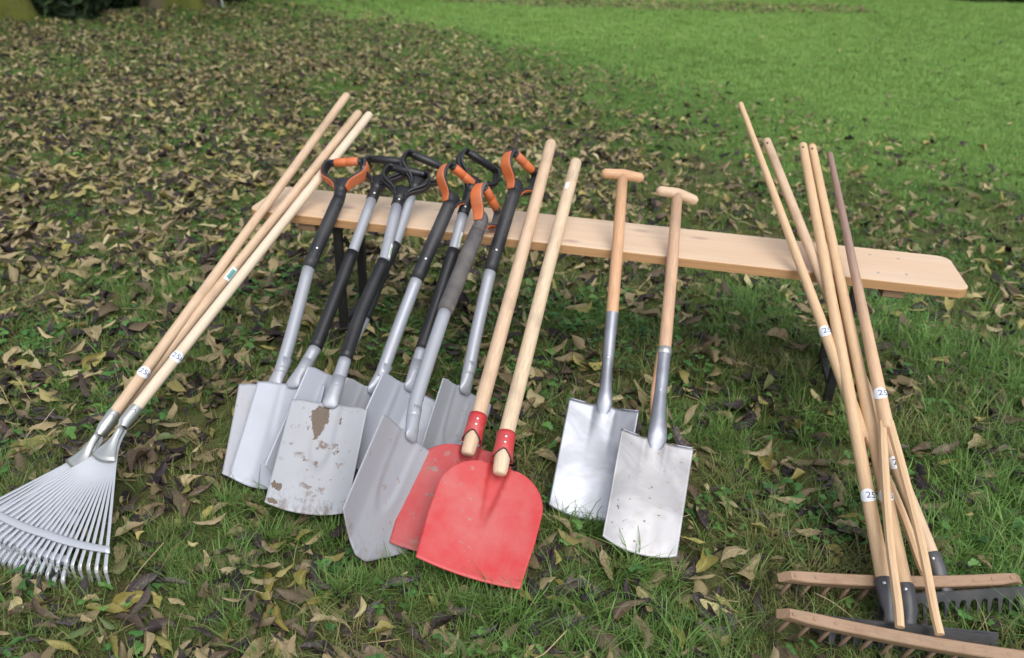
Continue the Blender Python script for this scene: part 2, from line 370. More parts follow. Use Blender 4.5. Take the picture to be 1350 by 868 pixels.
def sticker(root, P0, P1, at, r, txt, ang0=0., hw=.013, ha=1.15, tx=-.009, size=.019, mat='sticker_white', flip=1, name='number_sticker', ink='ink_blue'):
    """oval sticker wrapped on a pole P0->P1 at distance 'at' from P0"""
    P0, P1 = V(P0), V(P1); d = nrm(P1 - P0); c = P0 + d * at
    cc = V((0, 0, CAM_H)) - c; f = nrm(cc - d * (cc @ d)); x = np.cross(d, f) * flip
    def pt(sx, sy, rr):
        th = sx / r + ang0; return c + d * sy + (f * math.cos(th) + x * math.sin(th)) * (rr + .0006)
    n = 32; vs = [pt(0, 0, r + .0007)]; fs = []
    for ring in (.25, .5, .75, 1.):
        for k in range(n):
            a = 2 * math.pi * k / n; vs.append(pt(math.cos(a) * ha * r * ring, math.sin(a) * hw * ring, r + .0007))
    for k in range(n):
        k2 = (k + 1) % n; fs.append((0, 1 + k, 1 + k2))
        for q in range(3): fs.append((1 + q * n + k, 1 + q * n + n + k, 1 + q * n + n + k2, 1 + q * n + k2))
    o = mesh(name, vs, fs, mat, root)
    if txt:
        tv, tf = text_mesh(txt, size)
        tvs = [pt(tx + v[0], v[1], r + .0012) for v in tv]
        mesh('printed_number', tvs, tf, ink, o, smooth=False)
    return o

GEO = {"S1": {"G": [-0.6518, 1.704, 0.015], "pts": [[-0.662, 1.955, 0.1743], [-0.6534, 1.9866, 0.1955], [-0.6425, 2.0855, 0.2601], [-0.6268, 2.2894, 0.3923], [-0.5704, 2.5009, 0.5343], [-0.5661, 2.6272, 0.6156]], "h": 0.2974, "X": [0.9973, -0.0057, 0.0728], "F": [-0.0645, -0.5366, 0.8414], "Z": [-0.0342, 0.8438, 0.5355], "Xh": [0.9826, -0.1233, 0.1392], "Fh": [-0.1837, -0.5275, 0.8295], "Zh": [0.0288, 0.8406, 0.541]}, "S2": {"G": [-0.6236, 1.666, 0.0274], "pts": [[-0.6021, 1.9357, 0.1893], [-0.5825, 1.9782, 0.2166], [-0.5601, 2.0322, 0.2511], [-0.5346, 2.1505, 0.3239], [-0.4982, 2.3196, 0.4279], [-0.4649, 2.4955, 0.5356], [-0.4325, 2.6375, 0.6232]], "h": 0.3153, "X": [0.9914, -0.1159, 0.0614], "F": [-0.112, -0.5049, 0.8559], "Z": [0.0682, 0.8554, 0.5135], "Xh": [0.9756, -0.2197, -0.0051], "Fh": [-0.109, -0.5037, 0.857], "Zh": [0.1908, 0.8355, 0.5153]}, "S3": {"G": [-0.4907, 1.5503, 0.0539], "pts": [[-0.4757, 1.8252, 0.2029], [-0.4644, 1.8905, 0.239], [-0.4569, 1.9455, 0.2692], [-0.4325, 2.0879, 0.3481], [-0.3904, 2.2434, 0.4357], [-0.3762, 2.4361, 0.5405], [-0.3535, 2.5666, 0.6128]], "h": 0.313, "X": [0.9919, 0.0139, -0.1261], "F": [0.1173, -0.4781, 0.8704], "Z": [0.0482, 0.8782, 0.4759], "Xh": [0.9857, -0.0946, -0.1397], "Fh": [0.0755, -0.4932, 0.8667], "Zh": [0.1508, 0.8648, 0.479]}, "S4": {"G": [-0.551, 1.68, 0.0398], "pts": [[-0.4778, 1.9457, 0.2065], [-0.463, 2.0265, 0.2564], [-0.4321, 2.1121, 0.3108], [-0.3976, 2.2506, 0.3974], [-0.3697, 2.3389, 0.4531], [-0.3374, 2.5074, 0.5572], [-0.301, 2.6261, 0.6321]], "h": 0.3221, "X": [0.8808, 0.0526, -0.4705], "F": [0.4154, -0.5627, 0.7147], "Z": [0.2272, 0.825, 0.5175], "Xh": [0.9289, -0.0537, -0.3663], "Fh": [0.2722, -0.5717, 0.774], "Zh": [0.251, 0.8187, 0.5164]}, "S5": {"G": [-0.4606, 1.732, 0.015], "pts": [[-0.382, 1.937, 0.179], [-0.363, 1.9723, 0.2081], [-0.3259, 2.0949, 0.3049], [-0.286, 2.218, 0.4023], [-0.2063, 2.4215, 0.5655], [-0.1723, 2.498, 0.6273]], "h": 0.274, "X": [0.773, 0.1884, -0.6058], "F": [0.5658, -0.6365, 0.5241], "Z": [0.2868, 0.7479, 0.5986], "Xh": [0.6957, 0.2384, -0.6776], "Fh": [0.6395, -0.6351, 0.4332], "Zh": [0.3271, 0.7347, 0.5944]}, "S6": {"G": [-0.3664, 1.7321, 0.0275], "pts": [[-0.2788, 1.9474, 0.1874], [-0.2657, 2.0044, 0.2285], [-0.2566, 2.0413, 0.2551], [-0.2246, 2.1638, 0.3439], [-0.1878, 2.3133, 0.4518], [-0.1681, 2.4175, 0.5263], [-0.1226, 2.5892, 0.6507]], "h": 0.2822, "X": [0.8146, 0.0938, -0.5724], "F": [0.4899, -0.6395, 0.5924], "Z": [0.3105, 0.763, 0.5669], "Xh": [0.7999, 0.1984, -0.5664], "Fh": [0.5623, -0.5778, 0.5916], "Zh": [0.2099, 0.7917, 0.5737]}, "S7": {"G": [-0.334, 1.3919, 0.0567], "pts": [[-0.2457, 1.6925, 0.2059], [-0.241, 1.7877, 0.2511], [-0.2234, 1.8838, 0.2978], [-0.188, 2.0569, 0.3824], [-0.1173, 2.3191, 0.512], [-0.0828, 2.4457, 0.5746]], "h": 0.3471, "X": [0.6058, 0.2038, -0.7691], "F": [0.7538, -0.4562, 0.4729], "Z": [0.2545, 0.8662, 0.4299], "Xh": [0.422, 0.3069, -0.8531], "Fh": [0.8751, -0.3839, 0.2947], "Zh": [0.237, 0.8709, 0.4306]}, "S8": {"G": [-0.1922, 1.7332, 0.015], "pts": [[-0.1274, 1.9487, 0.1864], [-0.1177, 1.9902, 0.219], [-0.0995, 2.1026, 0.3062], [-0.0711, 2.2529, 0.4234], [-0.0104, 2.4664, 0.5928], [0.017, 2.5513, 0.6606]], "h": 0.2828, "X": [0.7114, 0.2939, -0.6384], "F": [0.6644, -0.5773, 0.4746], "Z": [0.229, 0.7618, 0.606], "Xh": [0.6282, 0.3514, -0.6942], "Fh": [0.7386, -0.55, 0.3899], "Zh": [0.2448, 0.7576, 0.6051]}, "R1": {"G": [-0.1487, 1.4533, 0.0358], "pts": [[-0.0918, 1.7223, 0.1778], [-0.0752, 1.8011, 0.2193], [0.0049, 2.1916, 0.4251], [0.1055, 2.6982, 0.6919]], "h": 0.3095, "X": [0.9826, -0.1741, -0.0641], "F": [-0.0241, -0.4626, 0.8863], "Z": [0.1839, 0.8693, 0.4587], "Xh": [0.97, -0.0699, -0.233], "Fh": [0.171, -0.4854, 0.8574], "Zh": [0.173, 0.8715, 0.4588]}, "R2": {"G": [-0.0787, 1.3722, 0.0575], "pts": [[-0.0113, 1.6401, 0.1839], [-0.0027, 1.7069, 0.2147], [0.0869, 2.1548, 0.4241], [0.1888, 2.6362, 0.6496]], "h": 0.3038, "X": [0.9681, -0.1482, -0.202], "F": [0.1165, -0.4476, 0.8866], "Z": [0.2218, 0.8819, 0.416], "Xh": [0.961, -0.0794, -0.2647], "Fh": [0.2024, -0.4502, 0.8697], "Zh": [0.1883, 0.8894, 0.4166]}, "T1": {"G": [0.2003, 1.6193, 0.015], "pts": [[0.2603, 1.8787, 0.2058], [0.2702, 1.9724, 0.2732], [0.2854, 2.0999, 0.3651], [0.3079, 2.3064, 0.5136], [0.3267, 2.4929, 0.6476]], "h": 0.3276, "X": [0.9805, -0.19, -0.0497], "F": [-0.0713, -0.5802, 0.8113], "Z": [0.1829, 0.792, 0.5825], "Xh": [0.9963, -0.05, -0.0701], "Fh": [0.0277, -0.585, 0.8105], "Zh": [0.0815, 0.8095, 0.5815]}, "T2": {"G": [0.3221, 1.4805, 0.0354], "pts": [[0.3862, 1.7448, 0.195], [0.4011, 1.8507, 0.2578], [0.4209, 1.9608, 0.3236], [0.4566, 2.1861, 0.4577], [0.4947, 2.4428, 0.6101]], "h": 0.3153, "X": [0.9747, -0.1243, -0.1856], "F": [0.0926, -0.5312, 0.8421], "Z": [0.2033, 0.8381, 0.5063], "Xh": [0.9749, -0.0127, -0.2222], "Fh": [0.1831, -0.522, 0.8331], "Zh": [0.1265, 0.8529, 0.5066]}, "P5": {"G": [0.8763, 1.2171, 0.09], "pts": [[0.9256, 1.6719, 0.3066], [0.9805, 2.5656, 0.7285]]}, "P5c": {"G": [0.8763, 1.2171, 0.09], "pts": [[0.8381, 1.2248, 0.0903], [0.8781, 1.4615, 0.2042], [0.9212, 1.6759, 0.3081]]}, "P5d": {"G": [0.8763, 1.2171, 0.09], "pts": [[0.9172, 1.2094, 0.09], [0.9293, 1.494, 0.2239], [0.9299, 1.6814, 0.3114]]}, "P1": {"G": [0.9051, 1.3803, 0.09], "pts": [[0.8892, 1.6976, 0.2566], [0.7332, 2.794, 0.8224]]}, "P1c": {"G": [0.9051, 1.3803, 0.09], "pts": [[0.8751, 1.3812, 0.0875], [0.8894, 1.7069, 0.2616]]}, "P1d": {"G": [0.9051, 1.3803, 0.09], "pts": [[0.9581, 1.3789, 0.0945], [0.8898, 1.692, 0.2537]]}, "P2": {"G": [1.0129, 1.3656, 0.05], "pts": [[1.0129, 1.3656, 0.05], [1.0064, 1.403, 0.0703], [0.9995, 1.4537, 0.0981], [0.9792, 1.653, 0.2081], [0.7951, 2.6403, 0.7439]]}, "P3": {"G": [0.8504, 1.2834, 0.05], "pts": [[0.8504, 1.2834, 0.05], [0.8528, 1.3327, 0.0758], [0.8569, 1.37, 0.0955], [0.8689, 1.543, 0.1862], [0.9043, 2.6098, 0.7421]]}, "P4": {"G": [0.8874, 1.2688, 0.05], "pts": [[0.8874, 1.2688, 0.05], [0.8948, 1.3148, 0.074], [0.8987, 1.3549, 0.0947], [0.8947, 1.5414, 0.1889], [0.936, 2.6147, 0.7371]]}, "beam5": [[0.6073, 1.2663, 0.085], [0.9241, 1.2111, 0.085]], "beam1": [[0.6422, 1.3754, 0.085], [1.1837, 1.3983, 0.085]], "bar2": [[0.7904, 1.3267, 0.06], [1.1901, 1.3815, 0.06]], "bar3": [[0.668, 1.28, 0.055], [1.0653, 1.2371, 0.055]], "bar4": [[0.8909, 1.2605, 0.055], [1.0375, 1.2497, 0.055]], "LC": {"G": [-1.0455, 1.3914, 0.0624], "pts": [[-1.0532, 1.4089, 0.0687], [-0.9826, 1.6205, 0.1565], [-0.9921, 1.6766, 0.1777], [-0.9652, 1.7538, 0.2099], [-0.8997, 1.9304, 0.2837], [-0.537, 2.932, 0.7016]]}, "LA": {"G": [-1.1179, 1.3864, 0.04], "pts": [[-1.1259, 1.4038, 0.0462], [-1.0728, 1.6229, 0.1361], [-1.0552, 1.6805, 0.16], [-1.0258, 1.7533, 0.1907], [-0.9695, 1.8809, 0.2449], [-0.6427, 3.0671, 0.7342]]}, "LB": {"G": [-1.1422, 1.4127, 0.0014], "pts": [[-1.1829, 1.422, 0.0021], [-1.1024, 1.6512, 0.108], [-1.069, 1.7072, 0.135], [-1.0364, 1.776, 0.1674], [-0.9126, 2.0812, 0.3098], [-0.5745, 2.9314, 0.7056]]}}
G = {k: v for k, v in GEO.items()}
def lerp(a, b, t): return V(a) + (V(b) - V(a)) * t

# ------------------------------------------------------------ ground height
def gh(x, y):
    x = np.asarray(x, float); y = np.asarray(y, float)
    h = .010 * np.sin(1.9 * x + 1.3) * np.cos(2.3 * y + .4) + .007 * np.sin(4.7 * x - 2.9 * y)
    h = h - .006
    h = h + .055 * np.exp(-(((x + .75) / .7) ** 2 + ((y - 2.85) / .55) ** 2)) + .075 * np.exp(-(((x - 1.15) / .6) ** 2 + ((y - 2.55) / .4) ** 2))
    h = h + .17 * np.exp(-(((x + 3.72) / .5) ** 2 + ((y - 9.4) / .55) ** 2)) + .14 * np.exp(-(((x + 3.0) / .4) ** 2 + ((y - 10.8) / .45) ** 2))
    h = h + .12 * np.exp(-(((x + 5.4) / .9) ** 2 + ((y - 8.6) / .8) ** 2))
    h = h + np.clip(y - 5, 0, 60) * .004 * np.sin(.6 * x + .3 * y)
    return h

xs = np.concatenate([-np.geomspace(60, 3.05, 30), np.linspace(-3, 3, 100), np.geomspace(3.05, 60, 30)])
ys = np.concatenate([np.linspace(-6, .5, 12), np.linspace(.55, 4, 70), np.linspace(4.1, 16, 70), np.geomspace(16.4, 110, 16)])
gx, gy = np.meshgrid(xs, ys); gz = gh(gx, gy) + np.where((gy < 5), .006 * np.sin(gx * 31 + gy * 17) * np.sin(gy * 27 - gx * 9), 0)
nx, ny = len(xs), len(ys); ii = np.arange(nx * ny).reshape(ny, nx)
gf = np.stack([ii[:-1, :-1], ii[:-1, 1:], ii[1:, 1:], ii[1:, :-1]], -1).reshape(-1, 4).tolist()
gr = mesh('ground', np.stack([gx, gy, gz], -1).reshape(-1, 3), gf, 'ground'); gr['kind'] = 'structure'

# ------------------------------------------------------------ bench
bench = thing('bench', 'long narrow wooden bench on folding black steel legs, carrying the leaning tools', 'bench', (.2295, 2.4348, 0), -.18453, local=True)
def board():
    L, W, c = 1.1, .125, .030
    out = []
    for sx, sy in ((1, 1), (-1, 1), (-1, -1), (1, -1)):
        cx, cy = sx * (L - c), sy * (W - c)
        a0 = math.atan2(sy, sx) - math.pi / 4
        p0, p1 = (cx + math.cos(a0) * c, cy + math.sin(a0) * c), (cx + math.cos(a0 + math.pi / 2) * c, cy + math.sin(a0 + math.pi / 2) * c)
        for k in range(7):
            t = k / 6; q = .22 * math.sin(math.pi * t) * c * .7; out.append((p0[0] + (p1[0] - p0[0]) * t + sx * q, p0[1] + (p1[1] - p0[1]) * t + sy * q))
    n = len(out); vs = []; rings = [(.452, .0), (.4535, 0), (.476, 0), (.4788, -.0012), (.480, -.004)]
    for z, ins in rings:
        for x, y in out: vs.append((x + np.sign(x) * ins, y + np.sign(y) * ins, z))
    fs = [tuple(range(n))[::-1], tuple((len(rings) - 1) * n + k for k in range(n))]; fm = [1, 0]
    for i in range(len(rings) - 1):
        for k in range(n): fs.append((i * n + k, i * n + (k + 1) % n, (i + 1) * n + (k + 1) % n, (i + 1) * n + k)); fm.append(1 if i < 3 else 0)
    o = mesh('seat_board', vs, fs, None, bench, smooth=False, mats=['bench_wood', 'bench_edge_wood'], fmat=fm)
    return o
bd = board()
for sx in (-1, 1):
    A = Acc().add(*box((sx * .905, 0, .4375), (1, 0, 0), (0, 1, 0), (0, 0, 1), .032, .112, .0143, .003)); A.build('batten', 'beam_wood', bench, smooth=False)
    fx = sx * .805; ix = sx * .805
    for sy in (-1, 1):
        mesh('leg', *box((fx + (.0 if sx > 0 else 0), sy * .095, .225), (1, 0, 0), (0, 1, 0), (0, 0, 1), .0125, .0125, .223, .002)[:2], 'black_steel', bench, smooth=False)
    A = Acc().add(*box((fx, 0, .437), (1, 0, 0), (0, 1, 0), (0, 0, 1), .011, .107, .011, .002)); A.build('top_crossbar', 'black_steel', bench, smooth=False)
    A = Acc().add(*box((fx, 0, .09), (1, 0, 0), (0, 1, 0), (0, 0, 1), .009, .0815, .009, .002)); A.build('foot_crossbar', 'black_steel', bench, smooth=False)
    for s2 in (-1, 1):      # flat braces folding inside the leg frame
        a_, b_ = V((fx - sx * .016, s2 * .082, .40)), V((fx - sx * .016, -s2 * .0, .30)); A = Acc().add(*box((a_ + b_) / 2, b_ - a_, (1, 0, 0), np.cross(b_ - a_, (1, 0, 0)), np.linalg.norm(b_ - a_) / 2, .003, .008)); A.build('folding_brace', 'black_steel', bench, smooth=False)
    for px, py in ((.86, .07), (.86, -.07), (.94, .06), (.94, -.06)):
        vs, fs, _ = tube([(sx * px, py, .4785), (sx * px, py, .4806)], .0045, 10); mesh('screw', vs, fs, 'galvanised_plate', bench, smooth=False)

# ------------------------------------------------------------ spades with D-handles
def blade_mesh(g, w, shape, cup, neck_r=.018, emb=1., w_top=1.0, nu=36, nv=44):
    Gp, N, X, F, Z, h = V(g['G']), V(g['pts'][0]), V(g['X']), V(g['F']), V(g['Z']), g['h']
    vs, uv, fs = [], [], []
    for j in range(nv + 1):
        v = j / nv
        for i in range(nu + 1):
            u = -1 + 2 * i / nu; au = abs(u)
            if shape == 'pointed': bot = .014 + .080 * max(0, au - .14) ** 1.1
            elif shape == 'rounded': bot = .004 + .020 * au ** 2
            else: bot = .002 + .012 * au ** 2
            topz = h - .004 * au - .012 * max(0, au - .75) * 2 + .016 * math.exp(-(u / .16) ** 2)
            z = bot + (topz - bot) * v
            ww = w / 2 * (w_top + (1 - w_top) * (1 - v))
            x = u * ww
            d = cup * (max(0, au - .42) / .58) ** 1.25 + .0015 * au
            # pressed tongue running down from the socket
            tw = .30 * (1 - .35 * (1 - v)); inside = 1 / (1 + math.exp((au - tw) / .025))
            zz = (z / h); fade = 1 / (1 + math.exp(-(zz - .40 - .35 * (au / max(tw, .01)) ** 2 * .35) / .02))
            d -= emb * .0045 * inside * fade * (1 if emb > 0 else 0)
            d += .007 * math.exp(-(u / .15) ** 2) * max(0, (v - .86) / .14) ** 1.6   # socket swelling
            d += .006 * (1 - v) ** 2                                               # slight forward dish at the edge
            vs.append(Gp + (N - Gp) * (z / h) + X * x + F * d); uv.append((u * .5 + .5, v))
    m = nu + 1
    for j in range(nv):
        for i in range(nu): fs.append((j * m + i, j * m + i + 1, (j + 1) * m + i + 1, (j + 1) * m + i))
    return vs, fs, uv
def neck(g, r0, A):
    P0, P1, Z, F, X = V(g['pts'][0]), V(g['pts'][1]), V(g['Z']), V(g['F']), V(g['X'])
    up_ = nrm(V(g['pts'][1]) - P0)
    pts = [P0 - Z * .016 + F * .004, P0 - Z * .011 + F * .006, P0 - Z * .004 + F * .0065, P0 + up_ * .004 + F * .005, P0 + up_ * .018 + F * .003, P0 + up_ * .04 + F * .0, P0 + up_ * .08]
    A.add(*tube(pts, [(.010, .001), (.017, .003), (.021, .006), (.0205, .010), (.0192, .0140), (.0185, .0170), (r0 * 1.0, r0)], 18, ref=X))
def arm(sgn, T, X, Z, F, scale=1.):
    path = [(.046, .000), (.056, -.001), (.0615, -.010), (.0655, -.032), (.061, -.054), (.046, -.069), (.031, -.080), (.020, -.093), (.013, -.112)]
    P = catmull([T + X * sgn * x * scale * 1.10 + Z * z * scale for x, z in path], 4); return P
def band(P, T, F, X, hw, th, offs=0., hws=None):
    """flat band swept along P, wide along F; rounded rectangle section"""
    n = len(P); Tn = np.gradient(P, axis=0); Tn /= np.linalg.norm(Tn, axis=1)[:, None]
    sec = [(-1, -.55), (-.8, -1), (.8, -1), (1, -.55), (1, .55), (.8, 1), (-.8, 1), (-1, .55)]
    vs, uv, fs = [], [], []
    for i in range(n):
        o = nrm(np.cross(Tn[i], F));
        if o @ (P[i] - (T - V((0, 0, 0)))) < 0: o = -o
        k_ = 1. if hws is None else hws(i / (n - 1))
        for a, b in sec:
            vs.append(P[i] + F * a * hw * k_ + o * (b * th + offs)); uv.append((a * .1, i * .01))
    for i in range(n - 1):
        for k in range(8): fs.append((i * 8 + k, i * 8 + (k + 1) % 8, i * 8 + 8 + (k + 1) % 8, i * 8 + 8 + k))
    fs.append(tuple(range(8))[::-1]); fs.append(tuple((n - 1) * 8 + k for k in range(8)))
    return vs, fs, uv
def d_handle(root, g, kind, dark, r_sock, orange=True):
    X, F, Z = V(g['Xh']), V(g['Fh']), V(g['Zh']); T = V(g['pts'][-1]); bottom = V(g['pts'][-2])
    A = Acc(); cen = T - Z * .045
    for s in (-1, 1):
        P = arm(s, T, X, Z, F); A.add(*band(P, cen, F, X, .0195, .0046, 0., lambda t: .78 + .30 * math.sin(math.pi * min(1, t * 1.15))))
    A.add(*tube([T - X * .055, T - X * .050, T - X * .02, T + X * .02, T + X * .050, T + X * .055], [.009, .0118, .0118, .0118, .0118, .009], 16, ref=F))
    # yoke: widens from socket into the loop
    yk = [T - Z * .072, T - Z * .082, T - Z * .095, T - Z * .112, T - Z * .135]
    A.add(*tube(yk, [(.022, .010), (.028, .013), (.024, .0165), (.0195, .0185), (r_sock, r_sock)], 18, ref=X))
    if not orange:   # second rim of the black loops
        for s in (-1, 1):
            P = arm(s, T - F * .000 - Z * .002, X, Z, F, 1.07)[8:]; A.add(*band(P, cen, F, X, .010, .003))
    Lp = T - Z * .13
    pts = catmull([Lp, lerp(Lp, bottom, .5), bottom], 4)
    A.add(*tube(pts, [r_sock * (1 - .03 * i / len(pts)) for i in range(len(pts))], 18, ref=X))
    h = A.build('handle', dark, root)
    if orange:
        B = Acc().add(*tube([T - X * .041, T - X * .039, T - X * .001, T, T + X * .001, T + X * .039, T + X * .041], [.0125, .0141, .0143, .0136, .0143, .0141, .0125], 18, ref=F))
        B.build('grip', 'orange_plastic', h)
        for s in (-1, 1):
            P = arm(s, T, X, Z, F)[9:33]
            Acc().add(*band(P, cen, F, X, .0172, .0016, .0058, lambda t: .55 + .62 * math.sin(math.pi * min(1, .12 + t * .76)))).build('side_inlay', 'orange_plastic', h)
    else:
        B = Acc().add(*tube([T - X * .041, T - X * .039, T, T + X * .039, T + X * .041], [.0122, .0134, .0138, .0134, .0122], 18, ref=F)); B.build('grip', 'black_plastic', h)
    return h
def rivet(root, P, d, r, name='rivet'):
    P = V(P); cc = V((0, 0, CAM_H)) - P; f = nrm(cc - V(d) * (cc @ V(d)))
    vs, fs, _ = tube([P + f * (r - .002), P + f * (r + .0008), P + f * (r + .0016)], [.0042, .0040, .0022], 10); mesh(name, vs, fs, 'rivet_steel', root)

def spade(key, label, kind, w, shape, bmat, cup=.020, orange=True, dark='dark_plastic_dusty'):
    g = G[key]; pts = [V(q) for q in g['pts']]; root = thing('spade', label, 'spade', g['G'], group='steel spades with D-shaped handles leaning on the bench')
    vs, fs, uv = blade_mesh(g, w, shape, cup); A = Acc().add(vs, fs, uv)
    b = A.build('blade', bmat, root); solid(b, .0022)
    N = Acc(); neck(g, .0185, N); N.build('neck', 'silver_tube', root)
    if orange:      # silver tube below, long dark sleeve above
        P = catmull([pts[0] + nrm(pts[1] - pts[0]) * .05] + pts[1:4], 5)
        Acc().add(*tube(P, [.0185] * (len(P) - 1) + [.0185], 20)).build('shaft', 'silver_tube', root)
        d = nrm(pts[4] - pts[3]); Q = catmull([pts[3] - d * .012, lerp(pts[3], pts[4], .35), lerp(pts[3], pts[4], .7), pts[4]], 4)
        rr = [.0205, .0212] + [.0208] * (len(Q) - 3) + [.0195]
        if dark == 'grey_worn_plastic': rr = [x * 1.12 for x in rr]
        s = Acc().add(*tube(Q, rr, 20)).build('sleeve', dark, root)
        rivet(root, pts[3] + d * .055, d, .0205)
        d_handle(root, g, kind, dark, .0195 if dark != 'grey_worn_plastic' else .0215, True)
    else:           # silver / black sleeve / silver
        P = catmull([pts[0] + nrm(pts[1] - pts[0]) * .05] + pts[1:3], 4)
        Acc().add(*tube(P, .0175, 20)).build('lower_shaft', 'silver_tube', root)
        Q = catmull([pts[2]] + pts[3:5], 8); Acc().add(*tube(Q, [.0196] + [.019] * (len(Q) - 2) + [.0196], 20)).build('sleeve', 'black_plastic', root)
        R_ = catmull([lerp(pts[3], pts[4], .95), pts[4], pts[5]], 4); Acc().add(*tube(R_, .0162, 20)).build('upper_shaft', 'silver_tube', root)
        d_handle(root, g, kind, 'black_plastic', .0188, False)
        rivet(root, lerp(pts[5], pts[6], .10), nrm(pts[6] - pts[5]), .0188)
    return root
sp1 = spade('S1', 'leftmost spade, orange and grey D-handle, dusty grey blade turned edge-on with a folded left side', 'o', .190, 'rounded', 'silver_blade')
sp2 = spade('S2', 'black-handled spade whose blade lies over the leftmost spade, black sleeve curving below a silver tube', 'b', .195, 'rounded', 'silver_blade_clean', orange=False)
sp3 = spade('S3', 'black-handled spade with the broad mud-stained blade, frontmost of the left spades', 'b', .200, 'square', 'silver_blade_muddy', cup=.012, orange=False)
sp4 = spade('S4', 'black-handled spade mostly hidden behind the mud-stained one, with a clean pale blade', 'b', .185, 'square', 'silver_blade_clean', cup=.014, orange=False)
sp5 = spade('S5', 'orange-handled spade second from left among the orange ones, blade hidden behind a clean grey blade', 'o', .185, 'rounded', 'silver_blade')
sp6 = spade('S6', 'black-handled spade furthest right among the black ones, standing between two orange-handled spades', 'b', .190, 'rounded', 'silver_blade_clean', orange=False)
sp7 = spade('S7', 'pointed spade turned sideways with worn grey sleeve and orange D-handle, left of the red shovels', 'o', .220, 'pointed', 'silver_blade', cup=.013, dark='grey_worn_plastic')
sp8 = spade('S8', 'orange-handled spade beside the red shovels, muddy dark sleeve, its ribbed blade behind the red one', 'o', .185, 'rounded', 'silver_blade', dark='dark_plastic_dusty')
def label_strip(root, P0, P1, at, r, w, l, mat, name='maker_label', ang=0.):
    P0, P1 = V(P0), V(P1); d = nrm(P1 - P0); c = P0 + d * at; cc = V((0, 0, CAM_H)) - c; f = nrm(cc - d * (cc @ d)); x = np.cross(d, f)
    vs, fs = [], []
    for i in range(5):
        th = ang + (i / 4 - .5) * w / r
        for s in (-.5, .5): vs.append(c + d * l * s + (f * math.cos(th) + x * math.sin(th)) * (r + .0007))
    for i in range(4): fs.append((2 * i, 2 * i + 1, 2 * i + 3, 2 * i + 2))
    return mesh(name, vs, fs, mat, root)
for k, rt_ in (('S3', sp3), ('S6', sp6)):
    p = G[k]['pts']; o = label_strip(rt_, p[4], p[5], .035, .0162, .010, .055, 'sticker_white', ang=.9); label_strip(rt_, p[4], p[5], .035, .0168, .005, .03, 'label_green', 'printed_mark', .9).parent = o

# ------------------------------------------------------------ red shovels
def shovel(key, label, woodmat, paint, w=.262):
    g = G[key]; root = thing('shovel', label, 'shovel', g['G'], group='red shovels with long wooden handles leaning on the bench')
    Gp, N, X, F, Z, h = V(g['G']), V(g['pts'][0]), V(g['X']), V(g['F']), V(g['Z']), g['h']
    nu, nv = 48, 60; vs, uv, fs = [], [], []; r = .0215
    H = h + .0
    for j in range(nv + 1):
        v = j / nv; z = H * (1 - (1 - v) ** 1.35)
        # half-width profile: straight sides, round shoulders
        sh = H * .965; R_ = .105
        if z < sh - R_: hw = w / 2 * (.94 + .06 * min(1, z / .12))
        else:
            q = min(1, (z - (sh - R_)) / R_); hw = (w / 2 - R_ * 1.0) + R_ * 1.0 * math.sqrt(max(0, 1 - q * q))
            hw = max(hw, .026)
        for i in range(nu + 1):
            u = -1 + 2 * i / nu; x = u * hw
            d = .012 * (abs(x) / .13) ** 2.2 + .010 * (1 - z / H) ** 2
            # wedge-shaped pressed channel, open at the socket and closing to a point
            cw = .024 * max(0, (z - H * .40) / (H * .60)) ** .8
            if cw > 0: d -= .013 * max(0, min(1, (cw + .006 - abs(x)) / .009)) * min(1, cw / .010)
            zz = (z / H) - .02 * (1 - abs(u) ** 2) * (1 - z / H)
            vs.append(Gp + (N - Gp) * zz + X * x + F * (d - .020 + .012 * max(0, 1 - z / H))); uv.append((u * .5 + .5, v))
    m = nu + 1
    for j in range(nv):
        for i in range(nu): fs.append((j * m + i, j * m + i + 1, (j + 1) * m + i + 1, (j + 1) * m + i))
    b = Acc().add(vs, fs, uv).build('blade', paint, root); solid(b, .002)
    P = [V(q) for q in g['pts']]; d = nrm(P[1] - P[0]); r0 = .0205
    base = P[0] - d * .046 + F * .005
    pts = [base, base + d * .003, base + d * .012, P[0] + d * .02, P[1], P[2], lerp(P[2], P[3], .5)]
    rr = [(.013, .011), (.0165, .014), (.0185, .0165), (r0, r0), (r0, r0), .0198, .0192]
    A = Acc(); e = nrm(P[3] - P[2]); T = P[3]
    pts += [T - e * .012, T - e * .005, T - e * .001, T]; rr += [.0186, .016, .010, .002]
    A.add(*tube(pts, rr, 22, ref=X)); hd = A.build('handle', woodmat, root)
    # sawn end of the wood showing out of the socket
    A = Acc(); so = d * .012
    A.add(*tube([P[0] - d * .004 - F * .010, P[0] + d * .01 - F * .001, P[0] + d * .028, P[0] + d * .062, P[0] + d * .072], [(.027, .006), (.0245, .0165), (.0232, .0232), (.0228, .0228), (.0226, .0226)], 24, cap=False, ref=X))
    s = A.build('socket', 'red_socket', root); solid(s, .0014, 1.)
    # dark rolled lip round the wood
    n = 22; ring = [P[0] + d * (.020 - .014 * abs(math.sin(a)) ** 1.2 * 1.6) + (X * math.sin(a) * .0236 + F * math.cos(a) * .0236) for a in np.linspace(-1.9, 1.9, n)]
    Acc().add(*tube(ring, .0016, 6)).build('socket_lip', 'ring_dark', root)
    for k in (.036, .052): rivet(root, P[0] + d * k, d, .0232)
    return root
sh1 = shovel('R1', 'rear red shovel with dirt-streaked blade and worn pale handle, behind the other red shovel', 'handle_pale_wood', 'red_paint_dirty')
sh2 = shovel('R2', 'front red shovel with the cleaner bright red round-shouldered blade and worn pale handle', 'handle_worn_wood', 'red_paint')
p = G['R2']['pts']; label_strip(sh2, p[2], p[3], .40, .0192, .012, .03, 'sticker_white', 'paper_label', -.5)

